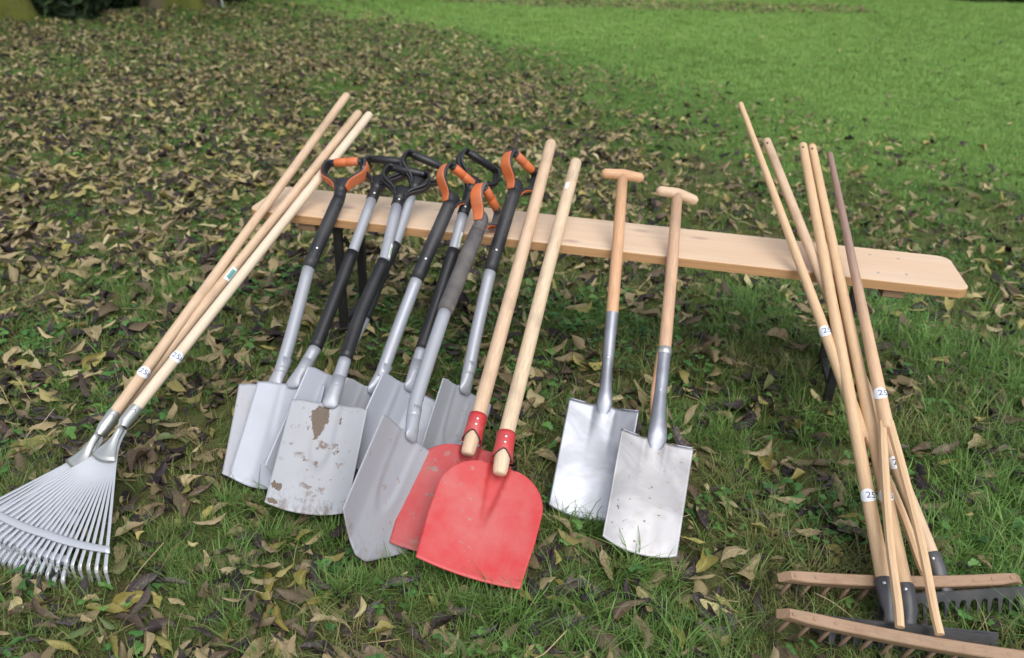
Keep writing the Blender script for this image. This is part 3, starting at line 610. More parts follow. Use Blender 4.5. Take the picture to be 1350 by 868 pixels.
# ------------------------------------------------------------ T-handled spades
def t_spade(key, label, blade, tube_m, strap):
    g = G[key]; root = thing('garden_spade', label, 'spade', g['G'], group='stainless spades with wooden T-handles leaning on the bench')
    Gp, N, X, F, Z, h = V(g['G']), V(g['pts'][0]), V(g['X']), V(g['F']), V(g['Z']), g['h']
    nu, nv = 40, 44; w = .190; vs, uv, fs = [], [], []
    def at(u, v):
        au = abs(u); bot = .002 + .016 * au ** 2.2
        top = h - .016 + .018 * math.exp(-(u / .26) ** 2) if au < .45 else h - .012
        if au < .45: top = h - .012 + (.016 * math.exp(-(u / .2) ** 2))
        z = bot + (top - bot) * v; x = u * w / 2 * (1 - .03 * (1 - v))
        d = .013 * au ** 2 + .011 * math.exp(-(u / .2) ** 2) * max(0, (v - .6) / .4) ** 1.6 - .002 * math.exp(-((au - .3) / .08) ** 2) * max(0, (v - .5) / .5)
        return Gp + (N - Gp) * (z / h) + X * x + F * d
    for j in range(nv + 1):
        for i in range(nu + 1): vs.append(at(-1 + 2 * i / nu, j / nv)); uv.append((i / nu, j / nv))
    m = nu + 1
    for j in range(nv):
        for i in range(nu): fs.append((j * m + i, j * m + i + 1, (j + 1) * m + i + 1, (j + 1) * m + i))
    b = Acc().add(vs, fs, uv).build('blade', blade, root); solid(b, .0022)
    for s in (-1, 1):   # rolled footrests on both shoulders
        pp = [at(s * u, 1.) for u in (.50, .62, .75, .88, 1.0)]
        A = Acc().add(*tube([q - F * .003 + Z * .001 for q in pp], [(.0062, .0030)] * 5, 10, ref=F)); A.build('footrest', tube_m, root)
    P = [V(q) for q in g['pts']]; d = nrm(P[1] - P[0])
    A = Acc(); n_ = [P[0] - Z * .040 + F * .003, P[0] - Z * .022 + F * .005, P[0] - Z * .005 + F * .008, P[0] + d * .02 + F * .006, P[0] + d * .05 + F * .003, P[0] + d * .09, P[1], P[2]]
    rr = [(.010, .002), (.018, .005), (.022, .010), (.0195, .0135), (.0165, .0150), (.0152, .0152), .0158, .0182] if not strap else [(.012, .002), (.021, .006), (.026, .011), (.024, .016), (.0205, .0175), (.0185, .0180), .0182, .0184]
    A.add(*tube(n_, rr, 24, ref=X, cap=False)); A.build('socket', tube_m, root)
    T = P[4]; e = nrm(T - P[3]); j0 = P[2] - nrm(P[2] - P[1]) * .02
    wd_ = Acc().add(*tube([j0, P[2] + e * .0, lerp(P[2], P[3], .5), P[3], T], [.0165, .0174, .0176, .0174, .016], 20))
    hd = wd_.build('handle', 'handle_pink_wood' if not strap else 'handle_worn_pink', root)
    if strap:
        q = P[0] + d * .06 - X * .012 - F * .006
        Acc().add(*tube([q, P[1] - X * .011 - F * .006, P[2] - X * .006 - F * .004], [.008, .0135, .0145], 16)).build('wooden_core', 'handle_pink_wood', root)
        Acc().add(*tube([P[2] - e * .010, P[2] - e * .009, P[2] + e * .011, P[2] + e * .012], [.0186, .0198, .0198, .0186], 24)).build('ferrule', 'galvanised_plate', root)
    rivet(root, P[0] + d * .13, d, .0165)
    Xh, Fh, Zh = V(g['Xh']), V(g['Fh']), V(g['Zh'])
    drop = .004 if not strap else .010
    tp, tr_ = [], []
    for t in np.linspace(-1, 1, 15):
        tp.append(T + Xh * t * .066 - Zh * drop * t * t + Zh * .006)
        e_ = 1 - max(0, abs(t) - .88) / .12 * .45
        tr_.append(((.0158 + .003 * math.exp(-(t / .3) ** 2)) * e_, (.0150 + .002 * math.exp(-(t / .3) ** 2)) * e_))
    Acc().add(*tube(tp, tr_, 18, ref=Zh)).build('t_grip', 'handle_pink_wood' if not strap else 'handle_pale_wood', root)
    return root
wood('handle_worn_pink', (.52, .33, .21), (.60, .40, .27), (.30, .19, .12), dirt=.5, grime=(.30, .22, .17))
ts1 = t_spade('T1', 'T-handled spade with the shiny steel blade and reddish handle, behind the other T-handled one', 'stainless_steel', 'stainless_steel', False)
ts2 = t_spade('T2', 'T-handled spade with dull speckled blade and bright ferrule, rightmost of all the spades', 'stainless_dull', 'stainless_steel', True)

# ------------------------------------------------------------ leaf rakes on the left
def leaf_rake(key, label, H, axis, woodmat, r, numbered, teal=False, tilt=0.):
    g = G[key]; P = [V(q) for q in g['pts']]; root = thing('leaf_rake', label, 'leaf rake', (H[0], H[1], 0), group='metal leaf rakes with wooden poles leaning on the bench')
    H = V(H); A_ = nrm((math.sin(axis), -math.cos(axis), -.40)); Xr = nrm(np.cross((0, 0, 1), A_) * -1); Nn = nrm(np.cross(A_, Xr)); 
    if Nn[2] < 0: Nn = -Nn
    S = P[3]; T = P[5]; d = nrm(T - S)
    pts, rr = rounded(S - d * .03, T, r, r * .97, 10)
    Acc().add(*tube(pts, rr, 18)).build('pole', woodmat, root)
    # socket, then the pressed neck opening into a curved plate
    mid = lerp(S, H, .45)
    A = Acc().add(*tube([S + d * .004, S, S - d * .045, mid + Nn * .004], [r + .0012, r + .0016, r + .0012, r * .72], 20, cap=False))
    A.build('socket', 'galvanised_plate', root)
    rivet(root, S - d * .012, d, r + .001, 'socket_hole')
    vs, fs, uv = [], [], []; nn = 10
    for j in range(9):
        t = j / 8; c = lerp(mid, H + A_ * .012, t); hw = .009 + .030 * t ** 2.1
        for i in range(nn + 1):
            u = -1 + 2 * i / nn; vs.append(c + Xr * u * hw + Nn * (.013 * (1 - u * u) * (1 - .65 * t) - .006 * t * 0 + .004 + .004 * t) + A_ * (.010 * (1 - u * u) * t)); uv.append((u, t))
    for j in range(8):
        for i in range(nn): q = j * (nn + 1) + i; fs.append((q, q + 1, q + nn + 2, q + nn + 1))
    b = mesh('neck_plate', vs, fs, 'galvanised_plate', root, uvs=uv); solid(b, .0015, 0)
    mesh('neck_plate_back', (V(vs) - Nn * .010).tolist(), fs, 'galvanised_plate', root, uvs=uv)
    nt_ = 21; half = math.radians(37)
    def tine(k, full=True):
        u = -1 + 2 * k / (nt_ - 1); th = u * half; s0 = H + Xr * u * .024 - A_ * .004 - Nn * .001
        R_ = .235 / (.30 + .70 * math.cos(th)) * (.96 + .03 * abs(u))
        dr = A_ * math.cos(th) + Xr * math.sin(th) * 1.02
        e = H + dr * R_; return s0, e, nrm(e - s0), u
    for k in range(nt_):
        s0, e, dr, u = tine(k); side = nrm(np.cross(dr, Nn)); dn = nrm(V((0, 0, -1)) + dr * .12)
        b1 = e + dr * (.046 + .003 * math.sin(k * 2.3)); 
        pts = [s0, e, e + dr * .02, b1 - dr * .004, b1 + dr * .001 + dn * .002, b1 + dr * .003 + dn * .008, b1 + dn * .034 - dr * .002, b1 + dn * .05 - dr * .004]
        vs, fs = [], []; w = .0041; t = .0009
        for i, q in enumerate(pts):
            tn = nrm(pts[min(i + 1, 7)] - pts[max(i - 1, 0)]); nn_ = nrm(np.cross(side, tn))
            if i < 4 and nn_ @ Nn < 0: nn_ = -nn_
            ww = w * (.62 if i == 0 else 1 if i < 6 else .7)
            for a, b_ in ((-1, -1), (1, -1), (1, .4), (.4, 1), (-.4, 1), (-1, .4)): vs.append(q + side * a * ww + nn_ * b_ * t)
        for i in range(7):
            for c in range(6): fs.append((i * 6 + c, i * 6 + (c + 1) % 6, i * 6 + 6 + (c + 1) % 6, i * 6 + 6 + c))
        fs += [tuple(range(6)), tuple(42 + c for c in range(6))]
        mesh('tine', vs, fs, 'galvanised', root, smooth=False)
    vs, fs = [], []; n = 40       # crimped spreader strap across the tines
    for i in range(n + 1):
        q = (i / n * (nt_ - 1 + .9) - .45); k0 = q; u = -1 + 2 * k0 / (nt_ - 1); th = u * half
        R_ = .235 / (.30 + .70 * math.cos(th)) * (.96 + .03 * abs(u)); dr = A_ * math.cos(th) + Xr * math.sin(th) * 1.02
        wob = .0012 * math.cos(2 * math.pi * q); c = H + dr * R_ + Nn * (.0040 + wob)
        for a, zz in ((-.0085, -.0), (-.007, .0012), (.007, .0012), (.0085, 0)): vs.append(c + dr * a + Nn * zz)
    for i in range(n):
        for a in range(3): fs.append((i * 4 + a, i * 4 + a + 1, i * 4 + 5 + a, i * 4 + 4 + a))
    solid(mesh('spreader_strap', vs, fs, 'galvanised', root), .0012)
    if numbered:
        sticker(root, S, T, numbered, r, '25=', hw=.016, ha=1.45, tx=-.0135, size=.021)
    if teal:
        o = label_strip(root, P[4], T, teal, r, .020, .050, 'sticker_white', ang=.15); label_strip(root, P[4], T, teal, r + .0008, .012, .034, 'label_teal', 'printed_panel', .15).parent = o
    return root
lr3 = leaf_rake('LB', 'leaf rake whose pole carries the small teal label, its head hidden under the others', (-1.078, 1.640, .106), math.radians(-23), 'handle_pale_wood', .0148, 0, teal=.17)
lr2 = leaf_rake('LA', 'leaf rake with the pinkish pole highest at left, its head mostly behind the front fan', (-1.066, 1.632, .124), math.radians(-24), 'handle_pale_wood', .0150, .135)
lr1 = leaf_rake('LC', 'front leaf rake with the palest pole, its whole white fan of tines showing', (-.993, 1.628, .155), math.radians(-18.5), 'handle_white_wood', .0148, .175)

# ------------------------------------------------------------ iron garden rakes on the right
def iron_rake(key, label, bar, woodmat, r0, at, shift=0.):
    g = G[key]; P = [V(q) for q in g['pts']]; root = thing('garden_rake', label, 'garden rake', (P[0][0], P[0][1], 0), group='iron garden rakes with wooden poles leaning on the bench')
    S, T = P[2], P[4]; d = nrm(T - S)
    pts, rr = rounded(S - d * .03, T, r0, r0 * .80, 10)
    Acc().add(*tube(pts, rr, 20)).build('pole', woodmat, root)
    # small hanging hole near the top
    f = nrm(V((0, 0, CAM_H)) - T); f = nrm(f - d * (f @ d)); hc = T - d * .028
    vs, fs, _ = tube([hc + f * (r0 * .8 - .002), hc + f * (r0 * .8 + .0006)], .0036, 12); mesh('hanging_hole', vs, fs, 'ring_dark', root)
    a, b = V(bar[0]), V(bar[1]); bx = nrm(b - a); bx[2] = 0; bx = nrm(bx); L = .36; c = P[0].copy()
    proj_ = a + bx * ((c - a) @ bx); c = V((proj_[0], proj_[1], a[2] + .006)) + bx * shift
    side = nrm(np.cross(d, bx))
    A = Acc(); e = nrm(P[1] - P[0])
    neckp = V((P[0][0], P[0][1], a[2] + .002))
    A.add(*tube([S + d * .004, S, S - d * .03, S - d * .055, lerp(S - d * .055, neckp, .45), lerp(S - d * .05, neckp, .8), neckp - V((0, 0, .012))],
                [(r0 + .001, r0 + .001), (r0 + .0028, r0 + .0028), (r0 + .0026, r0 + .0026), (r0 + .001, r0 * .8), (.0125, .007), (.0135, .005), (.018, .004)], 20, cap=False, ref=bx))
    A.build('socket', 'dark_iron', root); rivet(root, S - d * .012, d, r0 + .0026, 'nail')
    # flat bar with forged teeth: one profile in the bar's plane, tipped forward
    dn = nrm(V((0, 0, -1)) + np.cross(bx, (0, 0, 1)) * .35); th = nrm(np.cross(bx, dn))
    nt_ = 14; hl = L / 2; top, web, tip = .013, -.006, -.050
    prof = [(-hl, top)]; 
    prof = []
    for k in range(nt_):
        xc = -hl + .010 + (L - .020) * k / (nt_ - 1); hw = .0055
        if k: 
            xp = -hl + .010 + (L - .020) * (k - 1) / (nt_ - 1); xm = (xc + xp) / 2; rr_ = (xc - xp) / 2 - hw
            for q in np.linspace(math.pi, 0, 7): prof.append((xm + math.cos(q) * rr_, web - .010 + math.sin(q) * rr_))
        else: prof.append((xc - hw, web - .01))
        prof += [(xc - .0025, tip), (xc + .0025, tip)]
        if k == nt_ - 1: prof.append((xc + hw, web - .01))
    # strip triangulation: upper edge matched to each profile vertex
    vs, fs = [], []
    for s in (-1, 1):
        for x, z in prof: vs.append(c + bx * x - dn * z + th * s * .0022)
        for x, z in prof: vs.append(c + bx * x - dn * top + th * s * .0022)
    n = len(prof)
    def tri(o): return [(o + i, o + i + 1, o + n + i + 1, o + n + i) for i in range(n - 1)]
    fs += tri(0) + [tuple(q[::-1]) for q in tri(2 * n)]
    for i in range(n - 1):
        fs.append((i, 2 * n + i, 2 * n + i + 1, i + 1)); fs.append((n + i, n + i + 1, 3 * n + i + 1, 3 * n + i))
    fs += [(0, n, 3 * n, 2 * n), (n - 1, 3 * n - 1 , 4 * n - 1, 2 * n - 1)][:1] + [(n - 1, 3 * n - 1, 4 * n - 1, 2 * n - 1)]
    mesh('toothed_bar', vs, fs, 'dark_iron', root, smooth=False)
    if at: sticker(root, S, T, at, r0 * .985, '25', hw=.0165, ha=1.2, tx=-.004, size=.022)
    return root
L_ = lambda k, a: float(np.linalg.norm(V(G[k]['pts'][a]) - V(G[k]['pts'][2])))
ir1 = iron_rake('P2', 'iron rake whose long toothed bar and socket lie furthest right, behind the wooden rakes', G['bar2'], 'handle_pink_wood2' if False else 'handle_pale_wood', .0168, L_('P2', 3))
ir2 = iron_rake('P4', 'iron rake with its socket tucked behind the split pole, middle of the three iron rakes', G['bar4'], 'handle_gold_wood', .0165, L_('P4', 3))
ir3 = iron_rake('P3', 'iron rake with the foremost dark socket at left, numbered sticker fully in view', G['bar3'], 'handle_gold_wood', .0168, L_('P3', 3), .02)

# ------------------------------------------------------------ wooden hay rakes
def hay_rake(key, label, b0, b1, L, woodmat, at):
    c_, d_ = G[key + 'c'], G[key + 'd']; sp, T = V(G[key]['pts'][0]), V(G[key]['pts'][1])
    cfoot, dfoot = V(c_['pts'][0]), V(d_['pts'][0]); root = thing('hay_rake', label, 'hay rake', ((cfoot[0] + dfoot[0]) / 2, (cfoot[1] + dfoot[1]) / 2, 0), group='wooden hay rakes with split poles leaning on the bench')
    d = nrm(T - sp); L0 = np.linalg.norm(T - sp)
    pts, rr = rounded(sp - d * .01, T, .0168, .0085, 10, both=False, bow=.0)
    Acc().add(*tube(pts, [(.0165 if i == 0 else q) for i, q in enumerate(rr)], 18)).build('pole', woodmat, root)
    cc = V((0, 0, CAM_H)); f = nrm(cc - sp); f = nrm(f - d * (f @ d)); x = nrm(np.cross(d, f)) * 1.
    for foot, s in ((cfoot, -1), (dfoot, 1)):
        sg = s if (dfoot - cfoot) @ x > 0 else -s
        top = sp + x * sg * .0075 + d * .01; e = nrm(foot - top)
        bow_ = x * sg * .006
        path = [foot - e * .012, lerp(foot, top, .12), lerp(foot, top, .4) + bow_, lerp(foot, top, .75) + bow_ * .7, top]
        Pq = catmull(path, 4); n = len(Pq)
        rr = [(.0088 + .001 * i / n, .0095 + .004 * i / n) for i in range(n)]
        A = Acc().add(*tube(Pq, [(a * 1.12, b * 1.12) for a, b in rr], 4 if False else 8, ref=x, rot=math.pi / 8)); A.build('strut', 'handle_gold_wood', root, smooth=False)
    bx = nrm(V(b1) - V(b0)); bx[2] = 0; bx = nrm(bx); mid = V(b0) + bx * L / 2; z = b0[2]
    tip_ = nrm(V((0, 0, 1)) + np.cross(bx, (0, 0, 1)) * .5)      # beam rolled towards the viewer
    fr = nrm(np.cross(bx, tip_)) 
    c = V((mid[0], mid[1], z - .012))
    vs, uv, fs = [], [], []; sec = [(-.011, -.0125), (.011, -.0125), (.013, -.010), (.013, .010), (.011, .0125), (-.011, .0125), (-.013, .010), (-.013, -.010)]; n = 13
    for i in range(n):
        t = -1 + 2 * i / (n - 1); k_ = 1 if abs(t) < .95 else .78
        arch = -.012 * t * t
        for a, b in sec:
            ex = (.012 * (b / .0125)) * (-1 if t < 0 else 1) * (-1) if i in (0, n - 1) else 0
            vs.append(c + bx * (t * L / 2 + ex) + fr * (a * k_ + arch) + tip_ * b * (1 if abs(t) < .5 else 1 - .15 * (abs(t) - .5) * 2)); uv.append((a * .6 + b, t * L / 2))
    for i in range(n - 1):
        for k in range(8): fs.append((i * 8 + k, i * 8 + (k + 1) % 8, i * 8 + 8 + (k + 1) % 8, i * 8 + 8 + k))
    fs += [tuple(range(8))[::-1], tuple((n - 1) * 8 + k for k in range(8))]
    beam = mesh('head_beam', vs, fs, 'beam_wood', root, uvs=uv, smooth=False)
    nt_ = int(L / .042)
    for k in range(nt_):
        t = -1 + 2 * (k + .5) / nt_; q = c + bx * t * L / 2 + fr * (-.012 * t * t); dn = nrm(-tip_ * 1. - np.cross((0, 0, 1), bx) * 0. )
        dn = nrm(V((0, -.15, -1)) + bx * -.55)
        Acc().add(*tube([q - tip_ * .012, q + dn * .036, q + dn * .052, q + dn * .057], [.0052, .0050, .0040, .002], 10)).build('peg_tooth', 'peg_wood', root)
        A = Acc().add(*tube([q + tip_ * .0118, q + tip_ * .0130], .0042, 12)); A.build('peg_end', 'beam_wood', beam, smooth=False)
    if at: sticker(root, sp, T, at, .0168 - .0083 * at / L0, '25', hw=.0165, ha=1.2, tx=-.004, size=.022)
    return root
s1 = V(G['P1']['pts'][0]); e1 = V(G['P1']['pts'][1])
hr1 = hay_rake('P1', 'wooden hay rake lying behind, its pale tapered pole crossing leftmost over the bench', G['beam1'][0], G['beam1'][1], .545, 'handle_gold_wood', .31)
hr2 = hay_rake('P5', 'frontmost wooden hay rake with split fork and the thin brown tapered pole', G['beam5'][0], G['beam5'][1], .64, 'handle_brownish', .085)

# ------------------------------------------------------------ ground cover (scattered over the terrain)
SRC = bpy.data.collections.new('ground_cover_sources')
def src_mesh(name, verts, faces, mat, uvs=None):
    me = bpy.data.meshes.new(name); me.from_pydata(V(verts).tolist(), [], faces); me.materials.append(MATS[mat])
    if uvs is not None:
        ul = me.uv_layers.new(name='uv'); idx = np.zeros(len(me.loops), int); me.loops.foreach_get('vertex_index', idx); ul.data.foreach_set('uv', V(uvs)[idx].ravel())
    me.polygons.foreach_set('use_smooth', [True] * len(me.polygons)); return me
def variants(name, meshes):
    c = bpy.data.collections.new(name)
    for i, me in enumerate(meshes):
        o = bpy.data.objects.new('%s_%02d' % (name, i), me); c.objects.link(o)
    return c
def scatter(name, col, P, idx, rot, scl, tint):
    me = bpy.data.meshes.new(name); me.vertices.add(len(P)); me.vertices.foreach_set('co', V(P).ravel())
    for nm, ty, arr in (('idx', 'INT', idx), ('rot', 'FLOAT_VECTOR', rot), ('scl', 'FLOAT', scl), ('tint', 'FLOAT', tint)):
        a = me.attributes.new(nm, ty, 'POINT')
        if ty == 'FLOAT_VECTOR': a.data.foreach_set('vector', V(arr).ravel())
        else: a.data.foreach_set('value', np.asarray(arr, np.int32 if ty == 'INT' else float))
    o = bpy.data.objects.new(name, me); COL.objects.link(o); o['kind'] = 'stuff'
    ng = bpy.data.node_groups.new(name, 'GeometryNodeTree')
    ng.interface.new_socket('Geometry', in_out='INPUT', socket_type='NodeSocketGeometry'); ng.interface.new_socket('Geometry', in_out='OUTPUT', socket_type='NodeSocketGeometry')
    N = ng.nodes.new; gi, go, ci, ip = N('NodeGroupInput'), N('NodeGroupOutput'), N('GeometryNodeCollectionInfo'), N('GeometryNodeInstanceOnPoints')
    ci.inputs['Collection'].default_value = col; ci.inputs['Separate Children'].default_value = True; ci.inputs['Reset Children'].default_value = True
    ip.inputs['Pick Instance'].default_value = True
    def at(nm, ty):
        a = N('GeometryNodeInputNamedAttribute'); a.data_type = ty; a.inputs['Name'].default_value = nm; return a.outputs['Attribute']
    l = ng.links.new
    l(gi.outputs[0], ip.inputs['Points']); l(ci.outputs[0], ip.inputs['Instance']); l(at('idx', 'INT'), ip.inputs['Instance Index'])
    e2r = N('FunctionNodeEulerToRotation'); l(at('rot', 'FLOAT_VECTOR'), e2r.inputs[0]); l(e2r.outputs[0], ip.inputs['Rotation'])
    l(at('scl', 'FLOAT'), ip.inputs['Scale']); l(ip.outputs[0], go.inputs[0])
    md = o.modifiers.new('scatter', 'NODES'); md.node_group = ng
    return o

def blade(A, base, h, w, az, bend, seg=3, droop=.0):
    dx, dy = math.cos(az), math.sin(az); sx, sy = -dy, dx; rows = []
    for i in range(seg + 1):
        t = i / seg; off = bend * t * t * h; z = h * (t - .35 * (bend * t) ** 2 * t - droop * t ** 3); ww = w * (1 - t ** 1.6) * .5 + (.0001 if i == seg else 0)
        c = base + V((dx * off, dy * off, z)); rows += [c - V((sx, sy, 0)) * ww, c + V((sx, sy, 0)) * ww]
    A.add(rows, [(2 * i, 2 * i + 1, 2 * i + 3, 2 * i + 2) for i in range(seg)])
def tuft(n, hmin, hmax, w, spread, bend, seed):
    r = random.Random(seed); A = Acc()
    for k in range(n):
        a = r.uniform(0, 6.28); q = r.random() ** .5 * spread
        blade(A, V((math.cos(a) * q, math.sin(a) * q, -.008)), r.uniform(hmin, hmax), w * r.uniform(.6, 1.25), a + r.gauss(0, .9), r.uniform(.15, bend), 3, r.uniform(0, .25))
    return src_mesh('tuft', np.vstack(A.v), A.f, 'grass_blade')
near_t = variants('grass_tuft', [tuft(11, .030, .082, .0034, .024, 1.1, s) for s in range(5)] + [tuft(10, .06, .14, .0042, .018, 1.0, s + 20) for s in range(3)])
far_t = variants('grass_clump', [tuft(16, .025, .052, .0046, .06, .9, s + 40) for s in range(4)])
def moss(seed):
    r = random.Random(seed); A = Acc()
    for k in range(26):
        a = r.uniform(0, 6.28); q = r.random() ** .5 * .03
        blade(A, V((math.cos(a) * q, math.sin(a) * q, -.004)), r.uniform(.008, .024), .0016, r.uniform(0, 6.28), r.uniform(.3, 1.6), 2, .2)
    return src_mesh('moss', np.vstack(A.v), A.f, 'moss_blade')
moss_v = variants('moss_sprig', [moss(s) for s in range(4)])
def weed(seed):
    r = random.Random(seed); A = Acc()
    for k in range(r.randint(3, 6)):
        a = r.uniform(0, 6.28); L = r.uniform(.02, .05); z = r.uniform(.015, .045); c = V((math.cos(a) * L, math.sin(a) * L, z)); s = r.uniform(.009, .017)
        m = c * .5 + V((0, 0, .008)); 
        A.add([V((-.0006, 0, -.004)), V((.0006, 0, -.004)), m + V((.0006, 0, 0)), m - V((.0006, 0, 0)), c + V((.0005, 0, 0)), c - V((.0005, 0, 0))], [(0, 1, 2, 3), (3, 2, 4, 5)])
        tl = r.uniform(-.35, .35); tx = r.uniform(-.35, .35)
        for lobe in (-1, 0, 1):                       # three toothed lobes
            b = a + lobe * 1.25; n = 7; vs = [c]
            for i in range(n):
                t = i / (n - 1); ang = b + (t - .5) * 1.25; rr = s * (.95 + .28 * math.sin(math.pi * t) + (.12 if i % 2 else -.10))
                x, y = math.cos(ang) * rr, math.sin(ang) * rr; vs.append(c + V((x, y, x * tl + y * tx - rr * rr * 9 + .002 * abs(t - .5))))
            A.add(vs, [(0, i, i + 1) for i in range(1, n)])
    return src_mesh('weed', np.vstack(A.v), A.f, 'weed_leaf')
weed_v = variants('weed_sprig', [weed(s) for s in range(6)])

def leaf_geo(seed, L=1., nl=10, nw=4):
    """narrow willow-type leaf, unit length along X; curled and twisted"""
    r = random.Random(seed); W = r.choice((r.uniform(.25, .36), r.uniform(.25, .36), r.uniform(.22, .28), r.uniform(.36, .5))); curl = r.uniform(-.9, 1.3); cup = r.uniform(.2, 1.5) * r.choice((1, 1, -1)); tw = r.uniform(-1.0, 1.0); side = r.uniform(-.22, .22)
    wav = r.uniform(.01, .035); ph = r.uniform(0, 6); vs, uv, fs = [], [], []
    for i in range(nl + 1):
        t = i / nl; hw = W * .5 * (math.sin(math.pi * min(1, t ** .82)) ** .75) * (1 - .25 * t) * (1 + .13 * math.sin(11 * t + ph) + .08 * math.sin(23 * t + ph * 2)) if 0 < t < 1 else .004
        ang = curl * (t - .5); cx = math.sin(ang) / curl if abs(curl) > .05 else t - .5; cz = (1 - math.cos(ang)) / curl if abs(curl) > .05 else 0
        for j in range(nw + 1):
            u = -1 + 2 * j / nw; y = u * hw; z = cup * (abs(y) ** 1.4) * 2.0 + wav * math.sin(9 * t + ph) * u + wav * .5 * math.sin(17 * t + 3 * u + ph)
            a = tw * (t - .5); y2, z2 = y * math.cos(a) - z * math.sin(a), y * math.sin(a) + z * math.cos(a)
            vs.append((cx, y2 + side * math.sin(math.pi * t), z2 + cz)); uv.append((.5 + u * .5, t))
    m = nw + 1
    for i in range(nl):
        for j in range(nw): fs.append((i * m + j, i * m + j + 1, (i + 1) * m + j + 1, (i + 1) * m + j))
    n0 = len(vs); e = V(vs[nw // 2]); vs += [tuple(e + V((0, -.008, 0))), tuple(e + V((0, .008, 0))), tuple(e + V((-.11, .006, .02))), tuple(e + V((-.11, -.006, .02)))]; uv += [(.5, 0)] * 4; fs.append((n0, n0 + 1, n0 + 2, n0 + 3))
    vs = V(vs); vs[:, 2] -= vs[:, 2].min() * .6 + vs[:, 2].mean() * .4
    return vs, fs, uv
leaf_v = variants('litter', [src_mesh('leaf', *leaf_geo(s, nl=8, nw=2)[:2], 'litter_leaf', leaf_geo(s, nl=8, nw=2)[2]) for s in range(100, 128)])
def stalk(seed):
    r = random.Random(seed); p = [V((0, 0, .0))]; a = 0
    for i in range(4): a += r.uniform(-.35, .35); p.append(p[-1] + V((math.cos(a) * .035, math.sin(a) * .035, r.uniform(-.004, .008))))
    vs, fs, _ = tube(catmull(p, 3), .0011, 5); return src_mesh('stalk', vs, fs, 'stalk')
stalk_v = variants('straw', [stalk(s) for s in range(5)])

# places kept free of tall growth: under the blades, where metal lies close to the ground
FOOT = []
for k, w in (('S1', .19), ('S2', .195), ('S3', .2), ('S4', .185), ('S5', .185), ('S6', .19), ('S7', .2), ('S8', .185), ('R1', .262), ('R2', .262), ('T1', .19), ('T2', .19)):
    g = G[k]; FOOT.append((V(g['G']), V(g['pts'][0]), V(g['X']), w / 2, g['h']))
def surf_clear(x, y):
    """height available above the ground before touching a blade (inf where free)"""
    c = np.full(x.shape, 9.)
    for Gp, N, X, hw, h in FOOT:
        a = N - Gp; M = np.array([[a[0], X[0]], [a[1], X[1]]]); inv = np.linalg.inv(M)
        dx, dy = x - Gp[0], y - Gp[1]; s = inv[0, 0] * dx + inv[0, 1] * dy; t = inv[1, 0] * dx + inv[1, 1] * dy
        z = Gp[2] + a[2] * s + X[2] * t
        ins = (s > -.03) & (s < 1.03) & (np.abs(t) < hw + .006)
        c = np.where(ins, np.minimum(c, np.maximum(z - .012, 0)), c)
    for key, ax in (('H1', -18.5), ('H2', -25), ('H3', -28)):      # leaf-rake fans
        H = {'H1': (-.993, 1.628, .155), 'H2': (-1.083, 1.632, .128), 'H3': (-1.125, 1.655, .105)}[key]; ax = math.radians(ax)
        dx, dy = x - H[0], y - H[1]; q = np.hypot(dx, dy); th = np.abs(np.arctan2(dx, -dy) - ax)
        ins = (q < .262) & (th < math.radians(39)); c = np.where(ins, np.minimum(c, H[2] - .40 * q - .01), c)
    # the rake heads at right press the grass down
    for A_, B_ in ((G['beam5'][0], (1.21, 1.165)), (G['beam1'][0], G['beam1'][1]), (G['bar2'][0], G['bar2'][1])):
        ax_, ay_ = A_[0], A_[1]; bx_, by_ = B_[0] - ax_, B_[1] - ay_; t = np.clip(((x - ax_) * bx_ + (y - ay_) * by_) / (bx_ ** 2 + by_ ** 2), 0, 1)
        dd = np.hypot(x - ax_ - t * bx_, y - ay_ - t * by_); c = np.where(dd < .06, np.minimum(c, .06 + dd * .3), c)
    return c
def sstep(a, b, x): t = np.clip((x - a) / (b - a), 0, 1); return t * t * (3 - 2 * t)
def nz2(x, y, s, seed=0):   # cheap smooth value noise
    r = np.random.default_rng(seed); tab = r.random((64, 64)); u, v = x / s + 100, y / s + 100; i, j = np.floor(u).astype(int), np.floor(v).astype(int); f, g = u - i, v - j
    f, g = f * f * (3 - 2 * f), g * g * (3 - 2 * g); i, j = i % 64, j % 64; i2, j2 = (i + 1) % 64, (j + 1) % 64
    return (tab[i, j] * (1 - f) + tab[i2, j] * f) * (1 - g) + (tab[i, j2] * (1 - f) + tab[i2, j2] * f) * g
BX, BY = [-8, -1.4, .42, 1.72, 2.77, 4.5, 8], [13.5, 10.0, 7.65, 5.96, 4.33, 3.2, 2.5]
def litter_amount(x, y):
    """1 in the leaf-strewn zone near the trees, 0 out on the open lawn"""
    b = np.interp(x, BX, BY) + (nz2(x, y, .9, 3) - .5) * 1.3
    m = 1 - sstep(-2.2, 1.7, y - b) ** .8
    return m
def field(y0, y1, dens, margin=1.3, ypow=1.):
    """points over the wedge of ground the photograph takes in, with room to each side"""
    hw1 = .74 * y1 + margin + .25; area = 2 * hw1 * (y1 - y0); n = int(area * dens); x = RNG.uniform(-hw1, hw1, n); y = RNG.uniform(y0, y1, n)
    k = np.abs(x) < .74 * y + margin + .25; return x[k], y[k]
def rots(n, tilt): return np.stack([RNG.normal(0, tilt, n), RNG.normal(0, tilt, n), RNG.uniform(0, 6.283, n)], 1)
def place(name, col, nv, x, y, z, tilt, scl, tint, idx=None):
    n = len(x); scatter(name, col, np.stack([x, y, z], 1), RNG.integers(0, nv, n) if idx is None else idx, rots(n, tilt), scl, tint)

